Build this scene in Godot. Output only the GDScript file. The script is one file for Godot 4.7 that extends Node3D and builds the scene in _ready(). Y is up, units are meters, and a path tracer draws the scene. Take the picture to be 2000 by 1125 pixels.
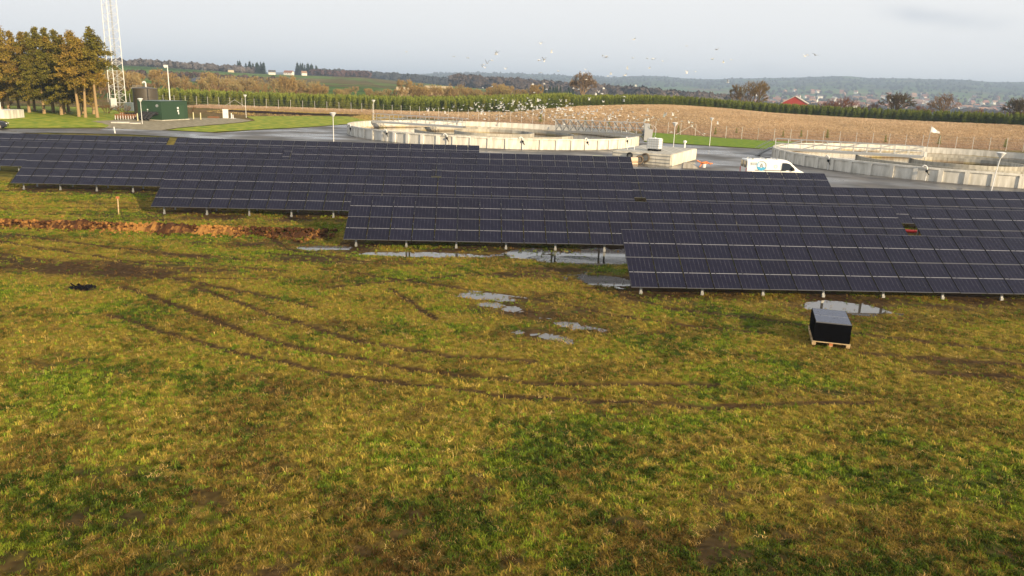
extends Node3D
# A solar field beside a water treatment yard, seen from a drone about eight metres up. y is up, metres.

const EYE := 8.05
var M := {}
var used := {}
var rng := RandomNumberGenerator.new()
var soil_grid := PackedFloat32Array()
var rut_grid := PackedFloat32Array()
var noise_big := FastNoiseLite.new()
var noise_mid := FastNoiseLite.new()
var noise_fine := FastNoiseLite.new()
var noise_bump := FastNoiseLite.new()
const GX0 := -46.0
const GZ0 := -62.0
const GW := 920
const GH := 680
const YAW := 2.783          # the rows' turn, degrees
const TILT := 30.75
const PITCH_W := 1.134
const ROWS := [[4.77, 0.42, -30.3], [-8.52, 0.45, -38.23], [-21.78, 0.52, -46.18], [-35.58, 0.51, -54.72], [-49.3, 0.62, -63.61], [-63.11, 0.56, -72.51]]

# ---------------------------------------------------------------- helpers
class MB:
	var v := PackedVector3Array()
	var n := PackedVector3Array()
	var c := PackedColorArray()
	var u := PackedVector2Array()
	var col := Color.WHITE
	func tri(a: Vector3, b: Vector3, d: Vector3, two := false) -> void:   # a, b, d counter-clockwise seen from outside
		var m := (b - a).cross(d - a).normalized()
		v.append(a); v.append(d); v.append(b)
		for i in 3:
			n.append(m); c.append(col)
		u.append(Vector2(0, 1)); u.append(Vector2(0.5, 0)); u.append(Vector2(1, 1))
	func quad(a: Vector3, b: Vector3, d: Vector3, e: Vector3) -> void:
		var m := (b - a).cross(d - a).normalized()
		for p in [a, d, b, a, e, d]:
			v.append(p); n.append(m); c.append(col)
		for t in [Vector2(0, 1), Vector2(1, 0), Vector2(1, 1), Vector2(0, 1), Vector2(0, 0), Vector2(1, 0)]:
			u.append(t)
	func smooth_tri(a: Vector3, b: Vector3, d: Vector3, na: Vector3, nb: Vector3, nd: Vector3) -> void:
		v.append(a); v.append(d); v.append(b)
		n.append(na); n.append(nd); n.append(nb)
		for i in 3:
			c.append(col); u.append(Vector2(0, 0))
	func box(ce: Vector3, s: Vector3, bs := Basis.IDENTITY) -> void:
		var x := bs.x * s.x / 2; var y := bs.y * s.y / 2; var z := bs.z * s.z / 2
		quad(ce - x - y + z, ce + x - y + z, ce + x + y + z, ce - x + y + z)
		quad(ce + x - y - z, ce - x - y - z, ce - x + y - z, ce + x + y - z)
		quad(ce + x - y + z, ce + x - y - z, ce + x + y - z, ce + x + y + z)
		quad(ce - x - y - z, ce - x - y + z, ce - x + y + z, ce - x + y - z)
		quad(ce - x + y + z, ce + x + y + z, ce + x + y - z, ce - x + y - z)
		quad(ce - x - y - z, ce + x - y - z, ce + x - y + z, ce - x - y + z)
	func bar(a: Vector3, b: Vector3, w: float, h: float) -> void:      # a box from a to b
		var z := (b - a).normalized()
		var x := Vector3.UP.cross(z)
		if x.length() < 0.01:
			x = Vector3.RIGHT
		x = x.normalized()
		box((a + b) / 2, Vector3(w, h, (b - a).length()), Basis(x, z.cross(x), z))
	func tube(a: Vector3, b: Vector3, ra: float, rb: float, k := 6, caps := true) -> void:
		var z := (b - a).normalized()
		var x := z.cross(Vector3.UP if absf(z.y) < 0.95 else Vector3.RIGHT).normalized()
		var y := z.cross(x)
		for i in k:
			var t0 := TAU * i / k; var t1 := TAU * (i + 1) / k
			var d0 := x * cos(t0) + y * sin(t0); var d1 := x * cos(t1) + y * sin(t1)
			smooth_tri(a + d0 * ra, a + d1 * ra, b + d1 * rb, d0, d1, d1)
			smooth_tri(a + d0 * ra, b + d1 * rb, b + d0 * rb, d0, d1, d0)
			if caps and k > 3:
				tri(b, b + d0 * rb, b + d1 * rb)
				tri(a, a + d1 * ra, a + d0 * ra)
	func path(ps: Array, r: float, k := 6) -> void:
		for i in ps.size() - 1:
			tube(ps[i], ps[i + 1], r, r, k)
	func lathe(prof: Array, k := 16, at := Vector3.ZERO) -> void:      # [radius, height] from the bottom up
		for j in prof.size() - 1:
			var p = prof[j]; var q = prof[j + 1]
			var sl := Vector2(q[1] - p[1], p[0] - q[0]).normalized()
			for i in k:
				var t0 := TAU * i / k; var t1 := TAU * (i + 1) / k
				var d0 := Vector3(cos(t0), 0, -sin(t0)); var d1 := Vector3(cos(t1), 0, -sin(t1))
				var n0 := d0 * sl.x + Vector3.UP * sl.y; var n1 := d1 * sl.x + Vector3.UP * sl.y
				var a = at + d0 * p[0] + Vector3.UP * p[1]; var b = at + d1 * p[0] + Vector3.UP * p[1]
				var e = at + d0 * q[0] + Vector3.UP * q[1]; var f = at + d1 * q[0] + Vector3.UP * q[1]
				smooth_tri(a, b, f, n0, n1, n1)
				smooth_tri(a, f, e, n0, n1, n0)
	func ring(ce: Vector3, bs: Basis, big: float, small: float, k := 14, j := 6) -> void:   # a torus round bs.y
		for i in k:
			for q in j:
				var ps := []; var ns := []
				for w in [[i, q], [i + 1, q], [i + 1, q + 1], [i, q + 1]]:
					var t: float = TAU * w[0] / k; var s: float = TAU * w[1] / j
					var d := bs.x * cos(t) + bs.z * sin(t)
					var m := d * cos(s) + bs.y * sin(s)
					ps.append(ce + d * big + m * small); ns.append(m)
				smooth_tri(ps[0], ps[2], ps[1], ns[0], ns[2], ns[1])
				smooth_tri(ps[0], ps[3], ps[2], ns[0], ns[3], ns[2])
	func prism(poly: PackedVector2Array, z0: float, z1: float) -> void:  # outline in x, y pushed out along z
		var ix := Geometry2D.triangulate_polygon(poly)
		for i in range(0, ix.size(), 3):
			var a := poly[ix[i]]; var b := poly[ix[i + 1]]; var d := poly[ix[i + 2]]
			if (b - a).cross(d - a) < 0:
				var t := b; b = d; d = t
			tri(Vector3(a.x, a.y, z1), Vector3(b.x, b.y, z1), Vector3(d.x, d.y, z1))
			tri(Vector3(a.x, a.y, z0), Vector3(d.x, d.y, z0), Vector3(b.x, b.y, z0))
		var cw := Geometry2D.is_polygon_clockwise(poly)
		for i in poly.size():
			var a := poly[i]; var b := poly[(i + 1) % poly.size()]
			if not cw:
				var t := a; a = b; b = t
			quad(Vector3(b.x, b.y, z0), Vector3(b.x, b.y, z1), Vector3(a.x, a.y, z1), Vector3(a.x, a.y, z0))
	func loft(secs: Array) -> void:                                    # rings of equally many points, smooth along
		for j in secs.size() - 1:
			var k: int = secs[j].size()
			for i in k:
				quad(secs[j][i], secs[j][(i + 1) % k], secs[j + 1][(i + 1) % k], secs[j + 1][i])
	func cap(sec: Array, flip := false) -> void:
		var ce := Vector3.ZERO
		for p in sec:
			ce += p
		ce /= sec.size()
		for i in sec.size():
			if flip:
				tri(ce, sec[(i + 1) % sec.size()], sec[i])
			else:
				tri(ce, sec[i], sec[(i + 1) % sec.size()])
	func into(mesh: ArrayMesh, mat: Material) -> ArrayMesh:
		var arr := []
		arr.resize(Mesh.ARRAY_MAX)
		arr[Mesh.ARRAY_VERTEX] = v; arr[Mesh.ARRAY_NORMAL] = n; arr[Mesh.ARRAY_COLOR] = c; arr[Mesh.ARRAY_TEX_UV] = u
		mesh.add_surface_from_arrays(Mesh.PRIMITIVE_TRIANGLES, arr)
		mesh.surface_set_material(mesh.get_surface_count() - 1, mat)
		return mesh

func mesh_of(b: MB, mat: Material) -> ArrayMesh:
	return b.into(ArrayMesh.new(), mat)

func numbered(called: String, under: Node = null) -> String:
	var key := called if under == null else str(under.get_instance_id()) + called
	used[key] = used.get(key, -1) + 1
	return called if used[key] == 0 else "%s_%03d" % [called, used[key]]

func tag(o: Node3D, label := "", category := "", group := "", kind := "") -> Node3D:
	if label: o.set_meta("label", label)
	if category: o.set_meta("category", category)
	if group: o.set_meta("group", group)
	if kind: o.set_meta("kind", kind)
	return o

func obj(called: String, mesh: Mesh, under: Node = null, at := Vector3.ZERO, bs := Basis.IDENTITY) -> MeshInstance3D:
	var o := MeshInstance3D.new()
	o.mesh = mesh
	o.name = numbered(called, under)
	o.transform = Transform3D(bs, at)
	(under if under else self).add_child(o, true)
	return o

func part(called: String, b: MB, mat: Material, under: Node, at := Vector3.ZERO, bs := Basis.IDENTITY) -> MeshInstance3D:
	return obj(called, mesh_of(b, mat), under, at, bs)

func thing(called: String, label: String, category: String, at := Vector3.ZERO, turn := 0.0, group := "") -> Node3D:
	var o := Node3D.new()
	o.name = numbered(called)
	add_child(o, true)
	o.position = at
	o.rotation_degrees.y = turn
	tag(o, label, category, group)
	return o

func dup(o: Node3D, label: String, at: Vector3, turn := 0.0, group := "", size := Vector3.ONE) -> Node3D:
	var r: Node3D = o.duplicate()
	r.name = numbered(o.name.rstrip("0123456789").trim_suffix("_"))
	add_child(r, true)
	r.position = at
	r.rotation_degrees = Vector3(0, turn, 0)
	r.scale = size
	r.set_meta("label", label)
	if group: r.set_meta("group", group)
	return r

func scatter(called: String, mesh: Mesh, where: Array, tint: PackedColorArray, under: Node = null) -> MultiMeshInstance3D:
	var mm := MultiMesh.new()
	mm.transform_format = MultiMesh.TRANSFORM_3D
	mm.use_colors = true
	mm.mesh = mesh
	mm.instance_count = where.size()
	for i in where.size():
		mm.set_instance_transform(i, where[i])
		mm.set_instance_color(i, tint[i])
	var o := MultiMeshInstance3D.new()
	o.multimesh = mm
	o.name = numbered(called, under)
	(under if under else self).add_child(o, true)
	o.set_meta("kind", "stuff")
	return o

func lin(r: float, g: float, b: float) -> Color:
	return Color(r, g, b).linear_to_srgb()

func mat(called: String, colour: Color, rough := 0.8, metal := 0.0, spec := 0.5) -> StandardMaterial3D:
	var m := StandardMaterial3D.new()
	m.resource_name = called
	m.albedo_color = colour
	m.roughness = rough
	m.metallic = metal
	m.metallic_specular = spec
	M[called] = m
	return m

func noise_tex(freq: float, a: Color, b: Color, size := 256, seed_ := 1, octaves := 4, mid := 0.5) -> NoiseTexture2D:
	var f := FastNoiseLite.new()
	f.seed = seed_; f.frequency = freq; f.fractal_octaves = octaves
	var t := NoiseTexture2D.new()
	t.width = size; t.height = size; t.seamless = true; t.noise = f
	var g := Gradient.new()
	g.set_color(0, a); g.set_color(1, b)
	g.set_offset(0, mid - 0.3); g.set_offset(1, mid + 0.3)
	t.color_ramp = g
	return t

func textured(m: StandardMaterial3D, t: Texture2D, metres: float) -> StandardMaterial3D:
	m.albedo_texture = t
	m.uv1_triplanar = true
	m.uv1_world_triplanar = true
	m.uv1_scale = Vector3.ONE / metres
	return m

func tinted(m: StandardMaterial3D) -> StandardMaterial3D:
	m.vertex_color_use_as_albedo = true
	return m

func ss(a: float, b: float, x: float) -> float:
	return smoothstep(a, b, x)

func keyed(k: Array, x: float) -> float:       # k = [[x, value], ...]
	if x <= k[0][0]: return k[0][1]
	for i in k.size() - 1:
		if x <= k[i + 1][0]:
			return lerpf(k[i][1], k[i + 1][1], (x - k[i][0]) / (k[i + 1][0] - k[i][0]))
	return k[-1][1]

# ---------------------------------------------------------------- the lie of the land
const HILL_NEAR := [[-60.0, 20.0], [-25.0, 19.0], [-18.0, 15.0], [-11.0, 15.0], [-5.0, 8.0], [0.0, 4.0], [5.0, 0.0], [12.0, -6.0], [18.0, -10.0], [60.0, -10.0]]
const HILL_FAR := [[-60.0, 40.0], [-10.0, 60.0], [-4.0, 88.0], [0.0, 92.0], [11.0, 90.0], [18.0, 108.0], [22.0, 122.0], [27.0, 120.0], [60.0, 118.0]]
const RISE := [[-60.0, 0.4], [-14.0, 0.9], [9.0, 1.6], [19.0, 1.8], [42.0, 2.2], [57.0, 2.1], [70.0, 1.9], [96.0, 2.4], [115.0, 2.9]]

func yard(x: float) -> float:
	return clampf(1.0 - 0.0115 * x, 0.2, 2.0)

func bank(x: float) -> float:                  # where the field ends and the yard's bank begins
	return lerpf(-80.0, -53.5, clampf((x + 2.0) / 40.0, 0.0, 1.0))

func land(x: float, z: float) -> float:
	var y := yard(x) * ss(0.0, 7.0, bank(x) - z)
	if z < -120.0:
		var zf := keyed([[-30.0, -185.0], [24.0, -148.0], [40.0, -136.0], [90.0, -131.0]], x)
		y += keyed(RISE, x) * ss(0.0, 55.0, zf - z)
		y += 1.9 * exp(-(pow(x - 42.0, 2) + 0.8 * pow(z + 226.0, 2)) / 1800.0) * ss(0.0, 30.0, zf - z)
	var d := sqrt(x * x + z * z)
	if d > 250.0 and z < 0.0:
		var a := rad_to_deg(atan2(x, -z))
		y = lerpf(y, keyed(HILL_NEAR, a), ss(250.0, 1000.0, d))
		if d > 1500.0:
			y = lerpf(y, keyed(HILL_FAR, a) + 26.0 * noise_big.get_noise_2d(a * 4.0, 7.0) + 3.0 * noise_big.get_noise_2d(a * 14.0, 40.0), ss(1500.0, 5200.0, d))
	return y

func on(x: float, z: float, up := 0.0) -> Vector3:
	return Vector3(x, land(x, z) + up, z)

func sheet(poly: PackedVector2Array, cell: float, up: float) -> MB:      # a skin laid over the land
	var b := MB.new()
	var lo := poly[0]; var hi := poly[0]
	for p in poly:
		lo = lo.min(p); hi = hi.max(p)
	var x := floorf(lo.x / cell) * cell
	while x < hi.x:
		var z := floorf(lo.y / cell) * cell
		while z < hi.y:
			for q in Geometry2D.intersect_polygons(poly, PackedVector2Array([Vector2(x, z), Vector2(x + cell, z), Vector2(x + cell, z + cell), Vector2(x, z + cell)])):
				var ix := Geometry2D.triangulate_polygon(q)
				for i in range(0, ix.size(), 3):
					var w := [q[ix[i]], q[ix[i + 1]], q[ix[i + 2]]]
					var t := []
					for k in 3:
						t.append(Vector3(w[k].x, land(w[k].x, w[k].y) + up, w[k].y))
					if (t[1] - t[0]).cross(t[2] - t[0]).y < 0:
						b.tri(t[0], t[2], t[1])
					else:
						b.tri(t[0], t[1], t[2])
			z += cell
		x += cell
	return b

func soften(pts: Array, wobble: float) -> PackedVector2Array:            # a polygon with an uneven edge
	var r := PackedVector2Array()
	for i in pts.size():
		var a := Vector2(pts[i][0], pts[i][1]); var e = pts[(i + 1) % pts.size()]
		var b := Vector2(e[0], e[1])
		var k := maxi(1, int(a.distance_to(b) / 1.5))
		for j in k:
			var p := a.lerp(b, float(j) / k)
			r.append(p + Vector2(noise_mid.get_noise_2d(p.x * 9, p.y * 9), noise_mid.get_noise_2d(p.y * 9, p.x * 9 + 50)) * wobble)
	return r

# ---------------------------------------------------------------- what grows and lies on the near field
const TRACKS := [
	[0.17, 0.055, [-12.8, -30.0, -10.6, -28.3, -8.8, -26.7, -7.0, -25.5, -4.9, -23.9, -2.3, -22.9, 0.8, -22.5]],
	[0.19, 0.065, [-15.5, -29.8, -13.9, -28.6, -10.8, -26.2, -8.7, -24.3, -6.3, -23.0, -3.7, -21.8, -1.4, -21.0, 1.5, -20.7, 5.9, -21.0]],
	[0.17, 0.04, [-25.4, -37.6, -21.3, -35.8, -15.0, -33.1, -12.1, -33.0]],
	[0.16, 0.04, [-24.0, -32.2, -19.3, -32.4, -14.5, -32.4]],
	[0.15, 0.05, [-5.0, -30.5, -3.8, -28.6, -2.7, -26.4]],
	[0.2, 0.05, [-12.9, -40.7, -11.6, -38.2, -10.6, -37.1, -7.5, -35.9]],
	[0.2, 0.04, [11.4, -24.1, 14.1, -23.9, 18.3, -23.3]],
	[0.22, 0.03, [12.4, -22.6, 15.1, -22.4, 19.3, -21.6]],
	[0.18, 0.035, [-29.0, -40.9, -27.0, -39.8, -20.2, -37.2, -14.4, -35.4, -10.4, -35.0]],
	[0.18, 0.035, [-25.0, -35.0, -20.0, -33.6, -15.4, -34.3, -10.0, -33.2]],
	[0.15, 0.03, [-7.5, -30.6, -4.4, -32.3, 0.0, -34.3, 4.8, -33.9]],
	[0.2, 0.04, [3.2, -31.9, 6.0, -29.0, 11.1, -26.9, 17.1, -24.6]],
	[0.16, 0.03, [-20.0, -48.5, -24.0, -46.5, -29.0, -45.0, -36.0, -45.5]],
	[0.16, 0.03, [-19.0, -50.0, -23.0, -49.0, -30.0, -47.6, -37.0, -48.5]],
	[0.15, 0.04, [-24.0, -31.4, -19.0, -31.7, -14.0, -31.2, -10.0, -31.9]],
	[0.17, 0.04, [-29.0, -36.8, -22.0, -34.2, -16.0, -32.2, -11.0, -29.6, -7.2, -27.6]],
	[0.14, 0.035, [-12.0, -36.6, -6.0, -35.4, 0.0, -35.2, 4.5, -34.6]],
	[0.15, 0.035, [-8.5, -33.8, -3.5, -31.6, 0.5, -29.9, 4.5, -27.4, 9.0, -26.0]],
	[0.15, 0.03, [-14.0, -26.0, -9.5, -23.0, -5.0, -20.8, 0.0, -19.6, 5.0, -19.3, 10.0, -20.0]],
	[0.2, 0.03, [-17.0, -46.5, -20.5, -44.6, -24.2, -44.0]],
]
const MUD := [[-17.6, -32.6, 6.0, 1.7, 1.0], [-24.0, -33.5, 5.0, 1.0, 0.8], [-27.0, -36.0, 4.0, 0.8, 0.6], [-15.0, -35.6, 4.0, 0.6, 0.7], [-9.0, -35.6, 3.0, 1.0, 0.8], [-14.0, -38.6, 5.0, 0.8, 0.6], [-26.0, -38.5, 4.0, 0.7, 0.6], [-24.0, -46.0, 2.4, 1.0, 0.7], [-33.0, -47.0, 3.0, 1.0, 0.6], [-11.0, -39.6, 2.2, 0.7, 0.7], [4.3, -33.2, 2.0, 1.5, 0.9], [6.5, -31.5, 3.0, 1.6, 0.8], [0.6, -33.6, 4.0, 0.8, 0.6],
	[3.0, -35.0, 3.5, 0.9, 0.7], [12.0, -28.7, 6.0, 1.0, 0.5], [-6.0, -35.4, 4.0, 0.8, 0.5], [0.8, -28.4, 3.0, 2.2, 0.8], [-1.2, -30.2, 1.6, 0.8, 0.7], [1.0, -25.2, 1.6, 0.9, 0.6], [15.0, -23.6, 3.0, 0.7, 0.6], [-6.0, -12.2, 2.2, 0.9, 0.6], [-2.3, -12.0, 1.6, 0.8, 0.6],
	[-5.2, -15.2, 1.8, 0.6, 0.5], [4.6, -13.0, 2.0, 0.7, 0.5], [9.5, -15.5, 2.4, 0.7, 0.45], [-9.5, -17.0, 2.2, 0.7, 0.45], [2.4, -11.2, 1.5, 0.5, 0.5], [-16.8, -29.2, 0.9, 0.4, 1.0], [11.2, -25.4, 1.6, 1.2, 0.5], [-20.0, -50.0, 6.0, 1.2, 0.5]]

func stamp(grid: PackedFloat32Array, x: float, z: float, r: float, a: float) -> void:
	var k := int(ceil(r * 2.0 / 0.1))
	var ci := int((x - GX0) / 0.1); var cj := int((z - GZ0) / 0.1)
	for j in range(maxi(0, cj - k), mini(GH, cj + k + 1)):
		for i in range(maxi(0, ci - k), mini(GW, ci + k + 1)):
			var d := Vector2(GX0 + i * 0.1 - x, GZ0 + j * 0.1 - z).length()
			var w := a * (1.0 - ss(r * 0.55, r * 1.6, d))
			if w > grid[j * GW + i]:
				grid[j * GW + i] = w

func lay_tracks() -> void:
	soil_grid.resize(GW * GH); rut_grid.resize(GW * GH)
	for t in TRACKS:
		var p: Array = t[2]
		for i in range(0, p.size() - 2, 2):
			var a := Vector2(p[i], p[i + 1]); var b := Vector2(p[i + 2], p[i + 3])
			var k := int(a.distance_to(b) / 0.12) + 1
			for j in k:
				var q := a.lerp(b, float(j) / k)
				q += Vector2(noise_mid.get_noise_2d(q.x * 5, q.y * 5), noise_mid.get_noise_2d(q.y * 5, q.x * 5)) * 0.12
				var s := 0.55 + 0.55 * noise_mid.get_noise_2d(q.x * 6 + 90, q.y * 6) + 0.35
				stamp(soil_grid, q.x, q.y, t[0] * 1.05, clampf(s + 0.25, 0.0, 1.0))
				stamp(rut_grid, q.x, q.y, t[0] * 0.8, t[1] * 1.4 * clampf(s, 0.4, 1.0))

const PONDS := [
	[0.2, -38.3, 6.0, -38.7, 0.95, "largest puddle, under the edge of the second solar row"], [1.6, -37.1, 5.8, -37.4, 0.5, "narrow puddle before the largest one at the second solar row"],
	[12.2, -30.1, 14.3, -29.7, 0.55, "puddle behind the pallet in front of the nearest table"], [-10.4, -38.2, -8.6, -38.2, 0.36, "small puddle at the left end of the second solar row"],
	[-7.3, -37.4, -0.8, -37.7, 0.34, "long thin puddle before the second solar row"], [-1.9, -30.3, 0.3, -29.4, 0.30, "wet streak among the grass in mid field, farthest from the viewer"],
	[-1.1, -28.8, 1.1, -27.8, 0.32, "wet streak in mid field, second from the farthest"], [1.2, -27.1, 3.1, -25.9, 0.30, "wet streak in mid field, right end of the broken puddle"],
	[0.2, -25.5, 1.9, -24.5, 0.22, "small puddle nearest to the viewer"], [3.4, -33.6, 4.7, -33.0, 0.6, "puddle by the left corner of the nearest table"]]

func lay_mud() -> void:
	for p in PONDS:
		var a := Vector2(p[0], p[1]); var b := Vector2(p[2], p[3])
		var k := int(a.distance_to(b) / 0.15) + 1
		for i in k + 1:
			var q := a.lerp(b, float(i) / k)
			var rr: float = p[4] * (0.75 + 0.7 * absf(noise_mid.get_noise_2d(q.x * 12, q.y * 12 + 60)) + 0.25 * sin(PI * i / k))
			q.y += 0.35 * p[4] * noise_mid.get_noise_2d(q.x * 14, 8.0) * 2.0
			var thin: bool = p[4] < 0.33
			stamp(rut_grid, q.x, q.y, rr, 0.036 if thin else 0.072)
			stamp(soil_grid, q.x, q.y, rr * 1.4, 0.62 if thin else 0.95)
	for m in MUD:
		for j in range(maxi(0, int((m[1] - 2 * m[3] - GZ0) / 0.1)), mini(GH, int((m[1] + 2 * m[3] - GZ0) / 0.1))):
			for i in range(maxi(0, int((m[0] - 2 * m[2] - GX0) / 0.1)), mini(GW, int((m[0] + 2 * m[2] - GX0) / 0.1))):
				var x := GX0 + i * 0.1; var z := GZ0 + j * 0.1
				var ex: float = (x - m[0]) / m[2]; var ez: float = (z - m[1]) / m[3]
				var s: float = m[4] * (1.4 if m[1] < -18.0 else 0.85) * exp(-(ex * ex + ez * ez) * 1.4) * (0.95 + 1.1 * noise_mid.get_noise_2d(x * 7, z * 7))
				soil_grid[j * GW + i] = maxf(soil_grid[j * GW + i], clampf(s, 0.0, 1.0))
	for r in ROWS:                              # trampled, wet ground under and before the tables
		for i in GW:
			var x := GX0 + i * 0.1
			if x < r[0] - 0.5: continue
			var zz: float = r[2] - (x - r[0]) * 0.0486
			for j in range(maxi(0, int((zz - 3.6 - GZ0) / 0.1)), mini(GH, int((zz + 2.8 - GZ0) / 0.1))):
				var z := GZ0 + j * 0.1
				var s := 0.85 * ss(2.7, -0.2, z - zz) * (0.95 + 1.5 * noise_mid.get_noise_2d(x * 5, z * 5))
				soil_grid[j * GW + i] = maxf(soil_grid[j * GW + i], clampf(s, 0.0, 1.0))

func grid_at(g: PackedFloat32Array, x: float, z: float) -> float:
	var i := int((x - GX0) / 0.1); var j := int((z - GZ0) / 0.1)
	return g[j * GW + i] if i >= 0 and j >= 0 and i < GW and j < GH else 0.0

func mud_at(x: float, z: float) -> float:
	return grid_at(soil_grid, x, z)

func near_bump(x: float, z: float) -> float:
	var edge := ss(0.0, 4.0, minf(minf(x - GX0, -GX0 - x), minf(z - GZ0, 6.0 - z)))
	edge *= ss(0.0, 2.0, z - bank(x))
	return edge * (0.045 * noise_bump.get_noise_2d(x * 9, z * 9) + 0.03 * noise_bump.get_noise_2d(x * 40, z * 40) + 0.05 * noise_bump.get_noise_2d(x * 2.2, z * 2.2)) - grid_at(rut_grid, x, z)

func field_colour(x: float, z: float) -> Color:          # r green, g straw, b dark, rising towards the viewer; a soil
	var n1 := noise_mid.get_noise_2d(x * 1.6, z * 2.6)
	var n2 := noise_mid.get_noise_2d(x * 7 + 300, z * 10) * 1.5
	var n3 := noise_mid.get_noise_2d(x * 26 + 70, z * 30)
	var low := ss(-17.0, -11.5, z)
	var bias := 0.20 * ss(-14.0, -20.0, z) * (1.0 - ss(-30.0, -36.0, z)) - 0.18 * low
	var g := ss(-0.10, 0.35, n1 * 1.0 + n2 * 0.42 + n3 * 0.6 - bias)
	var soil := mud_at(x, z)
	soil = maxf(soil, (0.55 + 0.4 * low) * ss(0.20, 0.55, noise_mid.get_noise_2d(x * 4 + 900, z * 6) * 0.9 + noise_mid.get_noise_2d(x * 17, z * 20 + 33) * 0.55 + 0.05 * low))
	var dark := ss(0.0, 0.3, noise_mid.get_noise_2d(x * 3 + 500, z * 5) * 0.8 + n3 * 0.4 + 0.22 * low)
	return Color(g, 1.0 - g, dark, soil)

# ---------------------------------------------------------------- sky, light, camera
func make_sky() -> void:
	var w := 1024; var h := 512
	var f := FastNoiseLite.new()
	f.seed = 11; f.frequency = 1.0; f.fractal_octaves = 5; f.fractal_gain = 0.5
	var im := Image.create(w, h, false, Image.FORMAT_RGBF)
	var sunward := Vector3(0.73, 0.0, 0.68).normalized()
	for j in h:
		var el := (0.5 - (j + 0.5) / h) * PI
		for i in w:
			var az := ((i + 0.5) / w) * TAU
			var d := Vector3(sin(az) * cos(el), sin(el), -cos(az) * cos(el)) * Vector3(-1, 1, -1)
			var c := Color(0.60, 0.62, 0.64)
			if el > 0.0:
				var s := 1.0 / (d.y + 0.22)
				var q := Vector3(d.x * s, 0.0, d.z * s)
				var n := f.get_noise_3d(q.x * 0.45 + 21.0, 0.0, q.z * 1.1 + 14.0) + 0.6 * f.get_noise_3d(q.x * 0.9 + 4.0, 5.0, q.z * 2.4)
				var side := d.dot(sunward) * 0.5 + 0.5
				var t := clampf(0.42 + 1.25 * n + 2.2 * (side - 0.25), 0.0, 1.0)
				t = t * t * (3 - 2 * t)
				c = Color(0.50, 0.55, 0.625).lerp(Color(0.93, 0.93, 0.925), t)
				c = c.lerp(Color(0.62, 0.68, 0.77).lerp(Color(0.90, 0.905, 0.91), ss(0.0, 0.36, side)), 0.6 * ss(0.12, 0.0, d.y))
			im.set_pixel(i, j, c)
	var m := PanoramaSkyMaterial.new()
	m.panorama = ImageTexture.create_from_image(im)
	var sky := Sky.new()
	sky.sky_material = m
	var e := Environment.new()
	e.background_mode = Environment.BG_SKY
	e.sky = sky
	e.tonemap_mode = Environment.TONE_MAPPER_LINEAR
	e.tonemap_exposure = 1.45
	e.background_energy_multiplier = 0.72
	e.sdfgi_enabled = true; e.ssao_enabled = true; e.ssil_enabled = true
	e.fog_enabled = true
	e.fog_density = 0.00026
	e.fog_light_color = Color(0.77, 0.86, 0.98)
	var we := WorldEnvironment.new()
	we.environment = e
	add_child(we)
	var sun := DirectionalLight3D.new()
	sun.name = "sun"
	sun.light_energy = 1.6
	sun.light_color = Color(1.0, 0.90, 0.74)
	sun.light_angular_distance = 0.6
	sun.shadow_enabled = true
	add_child(sun)
	var el := deg_to_rad(17.0)
	sun.look_at_from_position(Vector3(0.675 * cos(el), sin(el), 0.738 * cos(el)), Vector3.ZERO)

func make_camera() -> void:
	var cam := Camera3D.new()
	cam.name = "camera"
	cam.fov = rad_to_deg(2.0 * atan(562.5 / 1520.0))
	cam.near = 0.1
	cam.far = 12000.0
	cam.position = Vector3(0, EYE, 0)
	cam.basis = Basis(Vector3.RIGHT, deg_to_rad(-14.43)) * Basis(Vector3.BACK, deg_to_rad(1.709))
	add_child(cam)
	cam.current = true

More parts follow.
